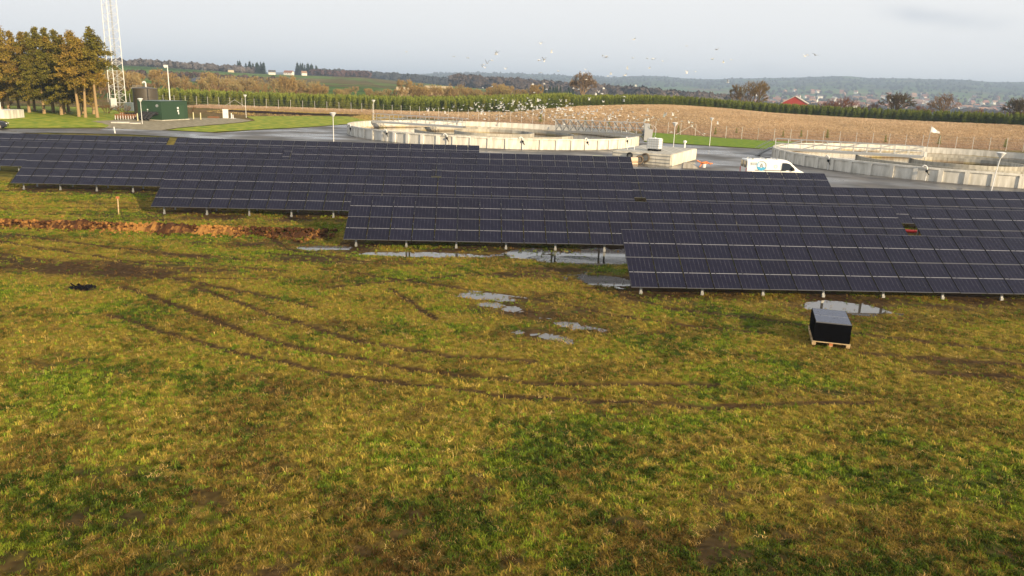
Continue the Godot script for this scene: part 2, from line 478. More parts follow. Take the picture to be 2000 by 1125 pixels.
# ---------------------------------------------------------------- materials
func make_materials() -> void:
	textured(mat("asphalt", Color.WHITE, 0.42), noise_tex(0.012, lin(0.055, 0.051, 0.048), lin(0.12, 0.109, 0.097), 512, 3, 6), 26.0)
	M.asphalt.roughness_texture = noise_tex(0.01, Color(0.25, 0.25, 0.25), Color(0.95, 0.95, 0.95), 256, 8, 4)
	M.asphalt.roughness = 0.8
	textured(mat("lawn", Color.WHITE, 0.9, 0, 0.2), noise_tex(0.02, lin(0.13, 0.20, 0.014), lin(0.34, 0.32, 0.04), 512, 5, 6), 19.0)
	textured(mat("green_lawn", Color.WHITE, 0.9, 0, 0.2), noise_tex(0.02, lin(0.10, 0.18, 0.012), lin(0.20, 0.26, 0.02), 512, 6, 6), 13.0)
	textured(mat("gravel", Color.WHITE, 0.9, 0, 0.3), noise_tex(0.03, lin(0.20, 0.165, 0.10), lin(0.32, 0.28, 0.19), 256, 7, 5), 7.0)
	textured(mat("concrete", Color.WHITE, 0.85, 0, 0.3), noise_tex(0.012, Color(0.80, 0.79, 0.76), Color(1.0, 0.99, 0.97), 256, 9, 6), 4.3)
	tinted(M.concrete)
	M.concrete.uv1_scale = Vector3(0.55, 0.10, 0.55)
	mat("galvanised", lin(0.42, 0.43, 0.43), 0.45, 0.55)
	mat("frame_alloy", lin(0.20, 0.20, 0.21), 0.45, 0.6)
	mat("white_paint", lin(0.78, 0.78, 0.76), 0.4)
	mat("white_plastic", lin(0.74, 0.75, 0.74), 0.5)
	mat("black_plastic", lin(0.006, 0.006, 0.007), 0.6, 0.0, 0.3)
	mat("black_rubber", lin(0.016, 0.016, 0.017), 0.8)
	mat("green_paint", lin(0.026, 0.060, 0.028), 0.42)
	mat("green_door", lin(0.034, 0.075, 0.034), 0.42)
	mat("tank_skin", lin(0.075, 0.062, 0.045), 0.5)
	mat("red_paint", lin(0.70, 0.03, 0.025), 0.5)
	mat("orange_plastic", lin(0.75, 0.2, 0.04), 0.5)
	mat("yellow_paint", lin(0.75, 0.5, 0.05), 0.5)
	mat("teal_print", lin(0.02, 0.33, 0.58), 0.4)
	mat("grey_print", lin(0.22, 0.27, 0.29), 0.5)
	mat("dark_print", lin(0.05, 0.055, 0.055), 0.5)
	mat("car_paint", lin(0.015, 0.016, 0.018), 0.15, 0.0, 0.7)
	mat("dark_glass", lin(0.012, 0.016, 0.017), 0.05, 0.0, 0.7)
	mat("steel_rim", lin(0.4, 0.36, 0.3), 0.4, 0.7)
	textured(mat("raw_wood", Color.WHITE, 0.8, 0, 0.3), noise_tex(0.03, lin(0.42, 0.29, 0.15), lin(0.62, 0.46, 0.26), 128, 12, 4), 0.7)
	mat("orange_wood", lin(0.5, 0.17, 0.06), 0.8)
	mat("rust_board", lin(0.20, 0.085, 0.03), 0.85)
	tinted(mat("plain", Color.WHITE, 0.9, 0, 0.2))
	tinted(mat("leafage", Color.WHITE, 0.9, 0, 0.05))
	tinted(mat("timber", Color.WHITE, 0.9, 0, 0.15))
	tinted(mat("plumage", Color.WHITE, 0.7, 0, 0.2))
	textured(mat("open_ground", Color.WHITE, 0.95, 0, 0.1), noise_tex(0.02, Color(0.72, 0.72, 0.72), Color(1, 1, 1), 512, 21, 6), 14.0)
	tinted(M.open_ground)
	textured(mat("far_ground", Color.WHITE, 1.0, 0, 0.0), noise_tex(0.02, Color(0.8, 0.8, 0.8), Color(1, 1, 1), 256, 22, 6), 160.0)
	tinted(M.far_ground)
	mat("pond_water", lin(0.07, 0.06, 0.047), 0.04, 0, 1.0)
	mat("basin_water", lin(0.16, 0.145, 0.12), 0.09, 0, 0.8)
	# the modules: black cells with pale busbars, drawn once on a texture
	var w := 192; var h := 288
	var im := Image.create(w, h, false, Image.FORMAT_RGB8)
	var r := RandomNumberGenerator.new()
	r.seed = 5
	var cells := []
	for i in 6 * 18:
		cells.append(r.randf_range(0.85, 1.15))
	for j in h:
		for i in w:
			var cx := i * 6.0 / w; var cy := j * 18.0 / h
			var k: float = cells[int(cy) * 6 + int(cx)]
			var c := Color(0.0070, 0.0066, 0.0190) * k
			var fx := fposmod(cx, 1.0); var fy := fposmod(cy, 1.0)
			if fposmod(fx * 5.0, 1.0) < 0.16: c = c + Color(0.012, 0.012, 0.013)
			if fx < 0.05: c = c + Color(0.085, 0.085, 0.095) * pow(float((int(cy) * 7 + int(cx) * 5 + (int(cy) / 3) * 4) % 6) / 5.0, 1.5)
			if fy < 0.08: c = c + Color(0.010, 0.010, 0.012)
			if absf(fy) < 0.09 and fx < 0.06: c = Color(0.16, 0.16, 0.17)
			im.set_pixel(i, j, c.linear_to_srgb())
	var m := mat("solar_cells", Color.WHITE, 0.14, 0.0, 0.26)
	m.albedo_texture = ImageTexture.create_from_image(im)
	for q in 2:
		var e := m.duplicate() as StandardMaterial3D
		e.resource_name = ["solar_cells_dull", "solar_cells_blue"][q]
		e.albedo_color = [Color(0.94, 0.94, 0.93), Color(0.98, 1.0, 1.0)][q]
		e.roughness = [0.16, 0.11][q]
		M[e.resource_name] = e
	mat("backsheet", lin(0.27, 0.27, 0.29), 0.3)

# ---------------------------------------------------------------- ground
func grid_mesh(xs: PackedFloat32Array, zs: PackedFloat32Array, height: Callable, colour: Callable, skip: Callable, uv_at := Vector4.ZERO) -> ArrayMesh:
	var nx := xs.size(); var nz := zs.size()
	var v := PackedVector3Array(); var c := PackedColorArray(); var u := PackedVector2Array(); var ix := PackedInt32Array(); var n := PackedVector3Array()
	v.resize(nx * nz); c.resize(nx * nz); u.resize(nx * nz); n.resize(nx * nz)
	for j in nz:
		for i in nx:
			var k := j * nx + i
			v[k] = Vector3(xs[i], height.call(xs[i], zs[j]), zs[j])
			c[k] = colour.call(xs[i], zs[j])
			u[k] = Vector2((xs[i] - uv_at.x) * uv_at.z, (zs[j] - uv_at.y) * uv_at.w)
	for j in nz:
		for i in nx:
			var k := j * nx + i
			var a := v[k - 1 if i > 0 else k]; var b := v[k + 1 if i < nx - 1 else k]
			var d := v[k - nx if j > 0 else k]; var e := v[k + nx if j < nz - 1 else k]
			n[k] = (e - d).cross(b - a).normalized()
			if i < nx - 1 and j < nz - 1 and not skip.call((xs[i] + xs[i + 1]) / 2, (zs[j] + zs[j + 1]) / 2):
				for q in [k, k + 1, k + nx, k + 1, k + nx + 1, k + nx]:
					ix.append(q)
	var arr := []
	arr.resize(Mesh.ARRAY_MAX)
	arr[Mesh.ARRAY_VERTEX] = v; arr[Mesh.ARRAY_NORMAL] = n; arr[Mesh.ARRAY_COLOR] = c; arr[Mesh.ARRAY_TEX_UV] = u; arr[Mesh.ARRAY_INDEX] = ix
	var mesh := ArrayMesh.new()
	mesh.add_surface_from_arrays(Mesh.PRIMITIVE_TRIANGLES, arr)
	return mesh

func steps(a: float, b: float, s: float) -> PackedFloat32Array:
	var r := PackedFloat32Array()
	var k := int(round((b - a) / s))
	for i in k + 1:
		r.append(lerpf(a, b, float(i) / k))
	return r

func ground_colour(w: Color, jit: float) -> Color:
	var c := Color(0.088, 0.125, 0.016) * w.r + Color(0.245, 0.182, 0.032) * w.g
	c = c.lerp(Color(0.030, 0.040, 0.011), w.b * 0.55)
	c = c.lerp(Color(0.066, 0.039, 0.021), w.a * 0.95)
	return c * jit * 0.85  # base dimmed: shade between the grass tufts put into the colour

func make_near_field() -> void:
	var w := 1022; var h := 756
	var im := Image.create(w, h, false, Image.FORMAT_RGB8)
	var r := RandomNumberGenerator.new()
	r.seed = 77
	for j in h:
		var z := GZ0 + 68.0 * (j + 0.5) / h
		for i in w:
			var x := GX0 + 92.0 * (i + 0.5) / w
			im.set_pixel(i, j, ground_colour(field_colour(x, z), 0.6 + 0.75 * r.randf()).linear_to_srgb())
	var m := mat("field", Color.WHITE, 0.95, 0, 0.12)
	m.albedo_texture = ImageTexture.create_from_image(im)
	m.normal_enabled = true
	var f := FastNoiseLite.new()
	f.frequency = 0.06; f.fractal_octaves = 4; f.seed = 4
	var nt := NoiseTexture2D.new()
	nt.noise = f; nt.seamless = true; nt.as_normal_map = true; nt.bump_strength = 10.0; nt.width = 256; nt.height = 256
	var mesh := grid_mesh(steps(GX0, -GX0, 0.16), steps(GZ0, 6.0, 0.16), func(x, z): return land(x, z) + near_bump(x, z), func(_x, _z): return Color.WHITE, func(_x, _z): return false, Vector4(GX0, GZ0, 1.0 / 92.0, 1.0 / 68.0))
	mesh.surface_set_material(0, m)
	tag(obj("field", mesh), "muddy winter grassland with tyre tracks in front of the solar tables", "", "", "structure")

func open_colour(x: float, z: float) -> Color:
	var n := noise_mid.get_noise_2d(x * 0.6, z * 0.6); var n2 := noise_mid.get_noise_2d(x * 4, z * 4)
	var rough := Color(0.21, 0.135, 0.060).lerp(Color(0.15, 0.14, 0.035), clampf(0.5 + n * 1.2, 0, 1))
	var hill := Color(0.50, 0.33, 0.17).lerp(Color(0.42, 0.29, 0.15), clampf(0.5 + n * 1.3 + n2 * 0.5, 0, 1))
	var grass := Color(0.13, 0.13, 0.025).lerp(Color(0.19, 0.145, 0.04), clampf(0.5 + n + n2, 0, 1))
	var green := Color(0.10, 0.15, 0.025)
	var c := grass.lerp(rough, ss(-95.0, -110.0, z))
	var zf := keyed([[-30.0, -187.0], [24.0, -148.0], [40.0, -137.0], [90.0, -132.0]], x)
	c = c.lerp(hill, ss(-4.0, 6.0, zf - z) * ss(0.0, 25.0, x))
	var back := keyed(BACK, x)
	return c.lerp(green, ss(2.0, 12.0, back - z - 6.0))

const FRONT := [[-96.3, -192.2], [-90.2, -189.7], [-75.9, -193.7], [-57.2, -197.9], [-33.8, -202.2], [-14.1, -199.5], [-1.3, -197.0], [9.1, -204.8], [19.1, -214.1], [41.8, -226.2], [56.8, -228.0], [70.3, -224.2], [96.5, -203.3], [115.3, -181.5], [124.0, -169.5]]
const BACK := [[-96.0, -204.0], [-57.0, -212.0], [-14.0, -226.0], [9.0, -246.0], [42.0, -262.0], [70.0, -244.0], [96.0, -214.0], [124.0, -180.0]]

func far_colour(x: float, z: float) -> Color:
	var f := field_cells.get_noise_2d(x, z * 0.8)
	var n := noise_mid.get_noise_2d(x * 0.08, z * 0.08)
	var c := Color(0.10, 0.175, 0.045)
	if f > 0.45: c = Color(0.16, 0.13, 0.06)
	elif f > 0.15: c = Color(0.14, 0.20, 0.055)
	elif f < -0.6: c = Color(0.12, 0.11, 0.045)
	elif f < -0.3: c = Color(0.085, 0.15, 0.05)
	var d := sqrt(x * x + z * z)
	c = c.lerp(Color(0.030, 0.036, 0.034), ss(2600.0, 3400.0, d) * clampf(0.75 + n * 2.0, 0.0, 1.0))
	return c * (1.0 + n * 0.5)
var field_cells := FastNoiseLite.new()

func make_land() -> void:
	make_near_field()
	var g := grid_mesh(steps(-160.0, 180.0, 2.0), steps(-330.0, 40.0, 2.0), func(x, z): return land(x, z) + (noise_mid.get_noise_2d(x * 3, z * 3) * 0.12 if z < -150.0 else 0.0), open_colour,
		func(x, z): return x > GX0 and x < -GX0 and z > GZ0 and z < 6.0)
	g.surface_set_material(0, M.open_ground)
	tag(obj("ground", g), "rough grassland round the yard and brown fallow hill behind the fence", "", "", "structure")
	# far country, in rings round the viewer
	var ang := PackedFloat32Array(); var dist := PackedFloat32Array()
	for i in 181: ang.append(-90.0 + i)
	var az := PackedFloat32Array()
	for i in range(-200, 201): az.append(i * 0.4)
	for q in [100.0, 140.0, 180.0]: az.append(q)
	for q in [-140.0, -100.0]: az.insert(0, q)
	az.insert(0, -180.0)
	var q := 40.0
	while q < 9000.0:
		dist.append(q); q *= 1.035 if q > 150 else 1.25
	var v := PackedVector3Array(); var n := PackedVector3Array(); var c := PackedColorArray(); var ix := PackedInt32Array()
	for j in dist.size():
		for i in az.size():
			var x := sin(deg_to_rad(az[i])) * dist[j]; var z := -cos(deg_to_rad(az[i])) * dist[j]
			var inside := x > -164.0 and x < 184.0 and z > -334.0 and z < 44.0
			v.append(Vector3(x, land(x, z) - (1.5 if inside else 0.0), z))
			c.append(far_colour(x, z))
	for j in dist.size():
		for i in az.size():
			var k := j * az.size() + i
			var a := v[k - 1 if i > 0 else k]; var b := v[k + 1 if i < az.size() - 1 else k]
			var d := v[k - az.size() if j > 0 else k]; var e := v[k + az.size() if j < dist.size() - 1 else k]
			n.append((b - a).cross(e - d).normalized())
			if i < az.size() - 1 and j < dist.size() - 1:
				var x2 := (v[k].x + v[k + az.size() + 1].x) / 2; var z2 := (v[k].z + v[k + az.size() + 1].z) / 2
				if x2 > -150.0 and x2 < 170.0 and z2 > -318.0 and z2 < 30.0: continue
				for w in [k, k + az.size(), k + 1, k + 1, k + az.size(), k + az.size() + 1]: ix.append(w)
	var arr := []
	arr.resize(Mesh.ARRAY_MAX)
	arr[Mesh.ARRAY_VERTEX] = v; arr[Mesh.ARRAY_NORMAL] = n; arr[Mesh.ARRAY_COLOR] = c; arr[Mesh.ARRAY_INDEX] = ix
	var hm := ArrayMesh.new()
	hm.add_surface_from_arrays(Mesh.PRIMITIVE_TRIANGLES, arr)
	hm.surface_set_material(0, M.far_ground)
	tag(obj("hills", hm), "rolling green and brown farmland rising to hazy hills", "", "", "structure")

func laid(called: String, pts: Array, m: Material, up: float, cell: float, label: String, wobble := 0.35) -> void:
	tag(obj(called, mesh_of(sheet(soften(pts, wobble), cell, up), m)), label, "", "", "structure")

func make_surfaces() -> void:
	laid("yard", [[-37.5, -99.0], [-35.4, -107.4], [-31.2, -117.9], [-27.0, -135.3], [-24.0, -141.0], [12.0, -141.0], [20.5, -130.0], [18.9, -117.0], [35.4, -111.2], [42.1, -117.0], [90.0, -119.0], [92.0, -52.6], [38.3, -52.6], [24.6, -60.8], [24.3, -62.0], [11.5, -71.4], [-1.5, -80.4], [-24.0, -83.5], [-37.5, -90.0]], M.asphalt, 0.05, 1.0, "wet grey asphalt yard round the tanks", 0.15)
	laid("road", [[-37.5, -90.0], [-37.5, -99.0], [-43.8, -99.6], [-49.5, -100.0], [-54.4, -96.1], [-59.4, -90.8], [-100.0, -60.0], [-100.0, -48.0], [-55.0, -86.0], [-52.7, -88.5], [-44.9, -91.0]], M.asphalt, 0.056, 1.5, "narrow asphalt road leading left behind the solar tables", 0.15)
	laid("gravel_path", [[-52.0, -99.6], [-44.7, -99.2], [-45.3, -106.1], [-44.4, -112.7], [-43.2, -123.9], [-43.8, -131.2], [-48.5, -136.4], [-53.5, -131.6], [-58.0, -128.0], [-60.0, -112.0], [-53.7, -104.5]], M.gravel, 0.068, 3.0, "pale gravel path from the road to the green container")
	laid("lawn", [[-110.0, -66.0], [-60.4, -92.6], [-55.1, -97.6], [-51.8, -101.4], [-55.4, -107.5], [-58.2, -113.0], [-64.0, -130.0], [-66.0, -150.0], [-76.0, -156.0], [-110.0, -142.0]], M.lawn, 0.06, 4.0, "sunlit lawn between the road and the conifers")
	laid("lawn", [[-44.2, -100.5], [-38.7, -100.0], [-35.7, -108.5], [-31.5, -119.1], [-27.3, -136.0], [-26.6, -146.5], [-34.3, -160.8], [-44.7, -150.3], [-49.1, -143.8], [-43.3, -131.6], [-42.7, -122.5], [-44.0, -111.6], [-44.8, -105.1]], M.lawn, 0.075, 4.0, "yellowish lawn left of the round tank")
	laid("lawn", [[19.1, -118.3], [35.8, -112.4], [42.5, -118.0], [47.5, -135.2], [41.4, -134.4], [35.2, -137.2], [29.9, -142.4], [24.0, -147.5], [20.8, -131.0]], M.green_lawn, 0.07, 4.0, "bright green lawn strip between yard and fence")
	var b := sheet(soften([[-61.9, -166.0], [-55.5, -161.6], [-44.1, -158.5], [-34.1, -168.2], [-31.0, -174.0], [-42.5, -167.0], [-54.4, -169.0]], 0.8), 2.0, 0.12)
	tag(part("bare_soil", b, mat("dark_earth", lin(0.035, 0.017, 0.012), 0.95, 0, 0.1), self), "strip of dark bare earth near the far fence", "", "", "structure")
	# shallow puddles: level water in the hollows of the field, whose bumps stand out of it
	for p in PONDS:
		var pa := Vector2(p[0], p[1]); var pb := Vector2(p[2], p[3])
		var dir := (pb - pa).normalized(); var nrm := Vector2(-dir.y, dir.x)
		var poly := []
		for i in 17: poly.append(pb + (dir * sin(PI * i / 16) + nrm * cos(PI * i / 16)) * p[4] * 2.0)
		for i in 17: poly.append(pa + (-dir * sin(PI * i / 16) - nrm * cos(PI * i / 16)) * p[4] * 2.0)
		var s := MB.new()
		var ce := (pa + pb) / 2
		for i in poly.size():
			var q: Vector2 = poly[i]; var w: Vector2 = poly[(i + 1) % poly.size()]
			s.tri(Vector3(ce.x, -0.03, ce.y), Vector3(w.x, -0.03, w.y), Vector3(q.x, -0.03, q.y))
		tag(part("puddle", s, M.pond_water, self), p[5], "", "", "structure")

# ---------------------------------------------------------------- grass
func tuft(blades: int, tall: float, spread: float, lean: float, wide: float, sd: int) -> ArrayMesh:
	var r := RandomNumberGenerator.new()
	r.seed = sd
	var b := MB.new()
	for i in blades:
		var a := r.randf() * TAU
		var o := Vector3(cos(a), 0, sin(a)) * spread * sqrt(r.randf())
		var t := r.randf() * TAU
		var out := Vector3(cos(t), 0, sin(t))
		var side := Vector3(-out.z, 0, out.x) * wide * r.randf_range(0.7, 1.3)
		var h := tall * r.randf_range(0.55, 1.1)
		var l := lean * r.randf_range(0.3, 1.2)
		var p1 := o + Vector3.UP * h * 0.6 + out * h * l * 0.4
		var p2 := o + Vector3.UP * h * (1.0 - 0.35 * l) + out * h * l
		b.quad(o - side, o + side, p1 + side * 0.8, p1 - side * 0.8)
		b.tri(p1 - side * 0.8, p1 + side * 0.8, p2)
	return mesh_of(b, M.leafage)

func make_grass() -> void:
	var kinds := [tuft(11, 0.085, 0.06, 0.7, 0.0048, 1), tuft(9, 0.115, 0.055, 0.9, 0.0042, 2), tuft(10, 0.065, 0.10, 2.0, 0.0048, 3), tuft(4, 0.20, 0.04, 0.6, 0.003, 4)]
	var where := [[], [], [], []]
	var tint := [PackedColorArray(), PackedColorArray(), PackedColorArray(), PackedColorArray()]
	var r := RandomNumberGenerator.new()
	r.seed = 99
	var z := -9.0
	while z > -60.0:
		var dz := 0.5
		var half := -z * 0.70 + 3.5
		var dens := 330.0 * pow(12.0 / maxf(-z, 12.0), 1.25)
		var count := int(dens * dz * half * 2.0)
		var grow := 1.0 + ss(-18.0, -50.0, z) * 0.3
		for i in count:
			var x := r.randf_range(-half, half)
			var zz := z - r.randf() * dz
			if x < GX0 + 0.5 or x > -GX0 - 0.5: continue
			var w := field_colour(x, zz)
			if r.randf() < w.a * 1.2: 
				if r.randf() > 0.10: continue
			var pick := r.randf()
			var k := 0
			var c: Color
			if pick < 0.22 + 0.55 * w.r:
				k = 0 if r.randf() < 0.6 else 1
				c = Color(0.085, 0.15, 0.012).lerp(Color(0.20, 0.22, 0.022), r.randf())
				c = c.lerp(Color(0.028, 0.055, 0.012), w.b * 0.75 * r.randf_range(0.5, 1.2))
			elif pick < 0.93:
				k = 1 if r.randf() < 0.4 else 2
				c = Color(0.36, 0.245, 0.050).lerp(Color(0.225, 0.195, 0.026), r.randf())
				c = c.lerp(Color(0.125, 0.066, 0.022), clampf(w.b * 0.5 + w.a * 0.6 + r.randf() * 0.45 - 0.1, 0.0, 1.0))
			else:
				k = 3 if r.randf() < 0.10 else 2
				c = Color(0.46, 0.32, 0.11).lerp(Color(0.26, 0.17, 0.06), r.randf())
			c = c.lerp(c * Color(0.62, 0.58, 0.6), ss(-17.0, -11.0, zz) * 0.8)  # tufts turn darker towards the viewer
			var s := r.randf_range(0.7, 1.35) * (grow if k != 3 else 1.0)
			var bs := Basis(Vector3.UP, r.randf() * TAU).scaled(Vector3(s, s * (0.9 if k != 3 else 1.0), s))
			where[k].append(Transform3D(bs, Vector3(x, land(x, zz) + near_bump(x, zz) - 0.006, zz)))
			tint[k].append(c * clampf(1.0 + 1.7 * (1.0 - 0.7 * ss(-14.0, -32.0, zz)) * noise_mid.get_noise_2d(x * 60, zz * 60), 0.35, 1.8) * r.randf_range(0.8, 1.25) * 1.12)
		z -= dz
	var names := ["grass", "tall_grass", "dead_grass", "straw_grass"]
	var labels := ["short green grass in clumps on the field", "longer green and yellow grass blades on the field", "flattened straw and brown dead grass on the field", "single tall dry stalks on the field"]
	for k in 4:
		tag(scatter(names[k], kinds[k], where[k], tint[k]), labels[k], "grass", "", "stuff")
	# coarse dead grass on the brown hill, along the far fence and round the left lawns
	var coarse := tuft(10, 0.32, 0.34, 0.9, 0.014, 6)
	var wh := []; var ti := PackedColorArray()
	for i in 120000:
		var x := r.randf_range(-75.0, 128.0)
		var zz := r.randf_range(-250.0, -126.0)
		var zf := keyed([[-30.0, -172.0], [24.0, -149.0], [40.0, -138.0], [90.0, -132.5]], x)
		if zz > zf - 0.8 or zz < keyed(FRONT, x) + 1.0: continue
		var s := r.randf_range(0.6, 1.25)
		wh.append(Transform3D(Basis(Vector3.UP, r.randf() * TAU).scaled(Vector3(s * 1.5, s * (0.8 if x > 20 else 1.0), s * 1.5)), on(x, zz, -0.03)))
		var t := noise_mid.get_noise_2d(x * 0.9, zz * 0.9)
		var near := ss(34.0, 2.0, zf - zz)
		ti.append(Color(0.64, 0.47, 0.29).lerp(Color(0.55, 0.40, 0.24), clampf(0.5 + t * 1.5, 0, 1)).lerp(Color(0.33, 0.21, 0.15), near * 0.7) * r.randf_range(0.9, 1.1))
	tag(scatter("rough_grass", coarse, wh, ti), "reddish brown dead grass covering the hill behind the fence", "grass", "", "stuff")
	wh = []; ti = PackedColorArray()
	for i in 5000:
		var x := r.randf_range(-62.0, -24.0)
		var zz := r.randf_range(-184.0, -140.0)
		if zz < keyed([[-62.0, -186.0], [-31.0, -184.0], [-24.0, -180.0]], x) or zz > keyed([[-62.0, -158.0], [-49.0, -146.0], [-44.0, -152.0], [-34.0, -162.0], [-27.0, -142.0]], x): continue
		if zz < -157.5 and zz > -169.5 and x < -33.0 and x > -61.0: continue
		if zz > -158.5 and x < -36.0 and r.randf() < 0.8: continue
		var s := r.randf_range(0.6, 1.2)
		wh.append(Transform3D(Basis(Vector3.UP, r.randf() * TAU).scaled(Vector3(s * 1.5, s, s * 1.5)), on(x, zz, -0.03)))
		ti.append(Color(0.50, 0.35, 0.13).lerp(Color(0.33, 0.26, 0.08), r.randf()))
	tag(scatter("rough_grass", coarse, wh, ti), "pale straw grass round the dark ditch on the left", "grass", "", "stuff")

func make_soil_ridge() -> void:
	# the refilled cable trench: a low bank of clods
	var b := MB.new()
	var r := RandomNumberGenerator.new()
	r.seed = 31
	var prof := []
	var k := 300
	for i in k + 1:
		var x := lerpf(-40.0, -9.6, float(i) / k)
		var z := keyed([[-40.0, -42.3], [-28.0, -41.9], [-20.0, -41.5], [-9.6, -41.3]], x) + 0.15 * noise_mid.get_noise_2d(x * 6, 3.0)
		var wid := 0.75 + 0.35 * noise_mid.get_noise_2d(x * 5, 77.0)
		var hi := 0.27 + 0.25 * noise_mid.get_noise_2d(x * 16, 12.0) + 0.25 * noise_mid.get_noise_2d(x * 6 + 40, 5.0)
		hi = maxf(0.05, hi) * ss(-9.6, -11.5, x)
		var sec := []
		for j in 7:
			var t := j / 6.0 * 2.0 - 1.0
			var y := maxf(0.0, 1.0 - t * t) * hi + 0.16 * noise_bump.get_noise_2d(x * 45, t * 60 + 7) * (1.0 - absf(t))
			sec.append(Vector3(x, y - 0.03, z - t * wid))
		prof.append(sec)
	for i in k:
		for j in 6:
			var x: float = prof[i][j].x
			var t := clampf(0.38 + 2.0 * noise_mid.get_noise_2d(x * 7 + 40, 5.0) + 1.8 * noise_bump.get_noise_2d(x * 25, j * 20), 0.0, 1.0)
			b.col = Color(0.065, 0.028, 0.015).lerp(Color(0.34, 0.165, 0.046), t)
			b.quad(prof[i][j], prof[i + 1][j], prof[i + 1][j + 1], prof[i][j + 1])
	for i in 2600:
		var x := r.randf_range(-40.0, -9.6)
		var z := keyed([[-40.0, -42.3], [-28.0, -41.9], [-20.0, -41.5], [-9.6, -41.3]], x) + r.randfn(0.0, 0.45 if i % 3 > 0 else 0.9)
		var s := r.randf_range(0.03, 0.14)
		var t := clampf(0.38 + 2.0 * noise_mid.get_noise_2d(x * 7 + 40, 5.0) + r.randf_range(-0.55, 0.55), 0.0, 1.0)
		b.col = Color(0.065, 0.028, 0.015).lerp(Color(0.34, 0.165, 0.046), t)
		var ax := Basis(Vector3(r.randf(), r.randf(), r.randf()).normalized(), r.randf() * TAU)
		var y := 0.26 * exp(-pow((z + 41.6) / 0.5, 2)) + s * 0.3
		var ce := Vector3(x, y, z)
		var pts := [ax.x * s, ax.y * s * 0.8, ax.z * s, -ax.x * s * 0.9, -ax.y * s * 0.7, -ax.z * s]
		for f in [[0, 1, 2], [1, 3, 2], [3, 4, 2], [4, 0, 2], [1, 0, 5], [3, 1, 5], [4, 3, 5], [0, 4, 5]]:
			b.tri(ce + pts[f[0]], ce + pts[f[1]], ce + pts[f[2]])
	tag(part("soil_bank", b, M.plain, self), "low bank of orange clay and dark clods across the field", "soil", "", "stuff")
	# scorched heap of black scraps in the grass
	var d := MB.new()
	d.col = Color(0.008, 0.008, 0.012)
	for i in 70:
		var p := Vector3(-16.75 + r.randfn(0, 0.2), 0.02 + absf(r.randfn(0, 0.025)), -29.25 + r.randfn(0, 0.2))
		var ax := Basis(Vector3(r.randf() - 0.5, r.randf(), r.randf() - 0.5).normalized(), r.randf() * TAU)
		d.box(p, Vector3(r.randf_range(0.04, 0.3), 0.015, r.randf_range(0.03, 0.1)), ax)
	tag(part("black_scraps", d, M.plain, self), "small heap of black scraps on the grass at left", "scraps", "", "stuff")

# ---------------------------------------------------------------- the solar tables
func module_mesh(kind := "solar_cells") -> ArrayMesh:
	var w := 1.104; var l := 1.752; var t := 0.034
	var glass := MB.new()
	for s in [-1, 1]:                       # two half-cut fields with a pale gap between them
		var y0 := 0.018 if s > 0 else -l / 2 + 0.013
		var y1 := l / 2 - 0.013 if s > 0 else -0.018
		glass.quad(Vector3(-w / 2 + 0.012, y0, t - 0.003), Vector3(w / 2 - 0.012, y0, t - 0.003), Vector3(w / 2 - 0.012, y1, t - 0.003), Vector3(-w / 2 + 0.012, y1, t - 0.003))
	var gap := MB.new()
	for q in [[-0.5, -0.33], [-0.315, 0.21], [0.225, 0.5]]:
		gap.quad(Vector3(q[0] * w + 0.02 * signf(-q[0]), -0.014, t - 0.003), Vector3(q[1] * w, -0.014, t - 0.003), Vector3(q[1] * w, 0.014, t - 0.003), Vector3(q[0] * w + 0.02 * signf(-q[0]), 0.014, t - 0.003))
	var fr := MB.new()  # short edges paler than the long ones: sky gleam put into the colour
	for s in [-1, 1]:
		fr.box(Vector3(0, s * (l / 2 - 0.0065), t / 2), Vector3(w, 0.013, t))
	var dk := MB.new()
	for s in [-1, 1]:
		dk.box(Vector3(s * (w / 2 - 0.006), 0, t / 2), Vector3(0.012, l - 0.026, t))
	dk.quad(Vector3(w / 2 - 0.012, -l / 2 + 0.013, t - 0.012), Vector3(-w / 2 + 0.012, -l / 2 + 0.013, t - 0.012), Vector3(-w / 2 + 0.012, l / 2 - 0.013, t - 0.012), Vector3(w / 2 - 0.012, l / 2 - 0.013, t - 0.012))
	var m := ArrayMesh.new()
	glass.into(m, M[kind]); gap.into(m, M.backsheet); fr.into(m, M.frame_alloy); dk.into(m, M.black_plastic)
	return m

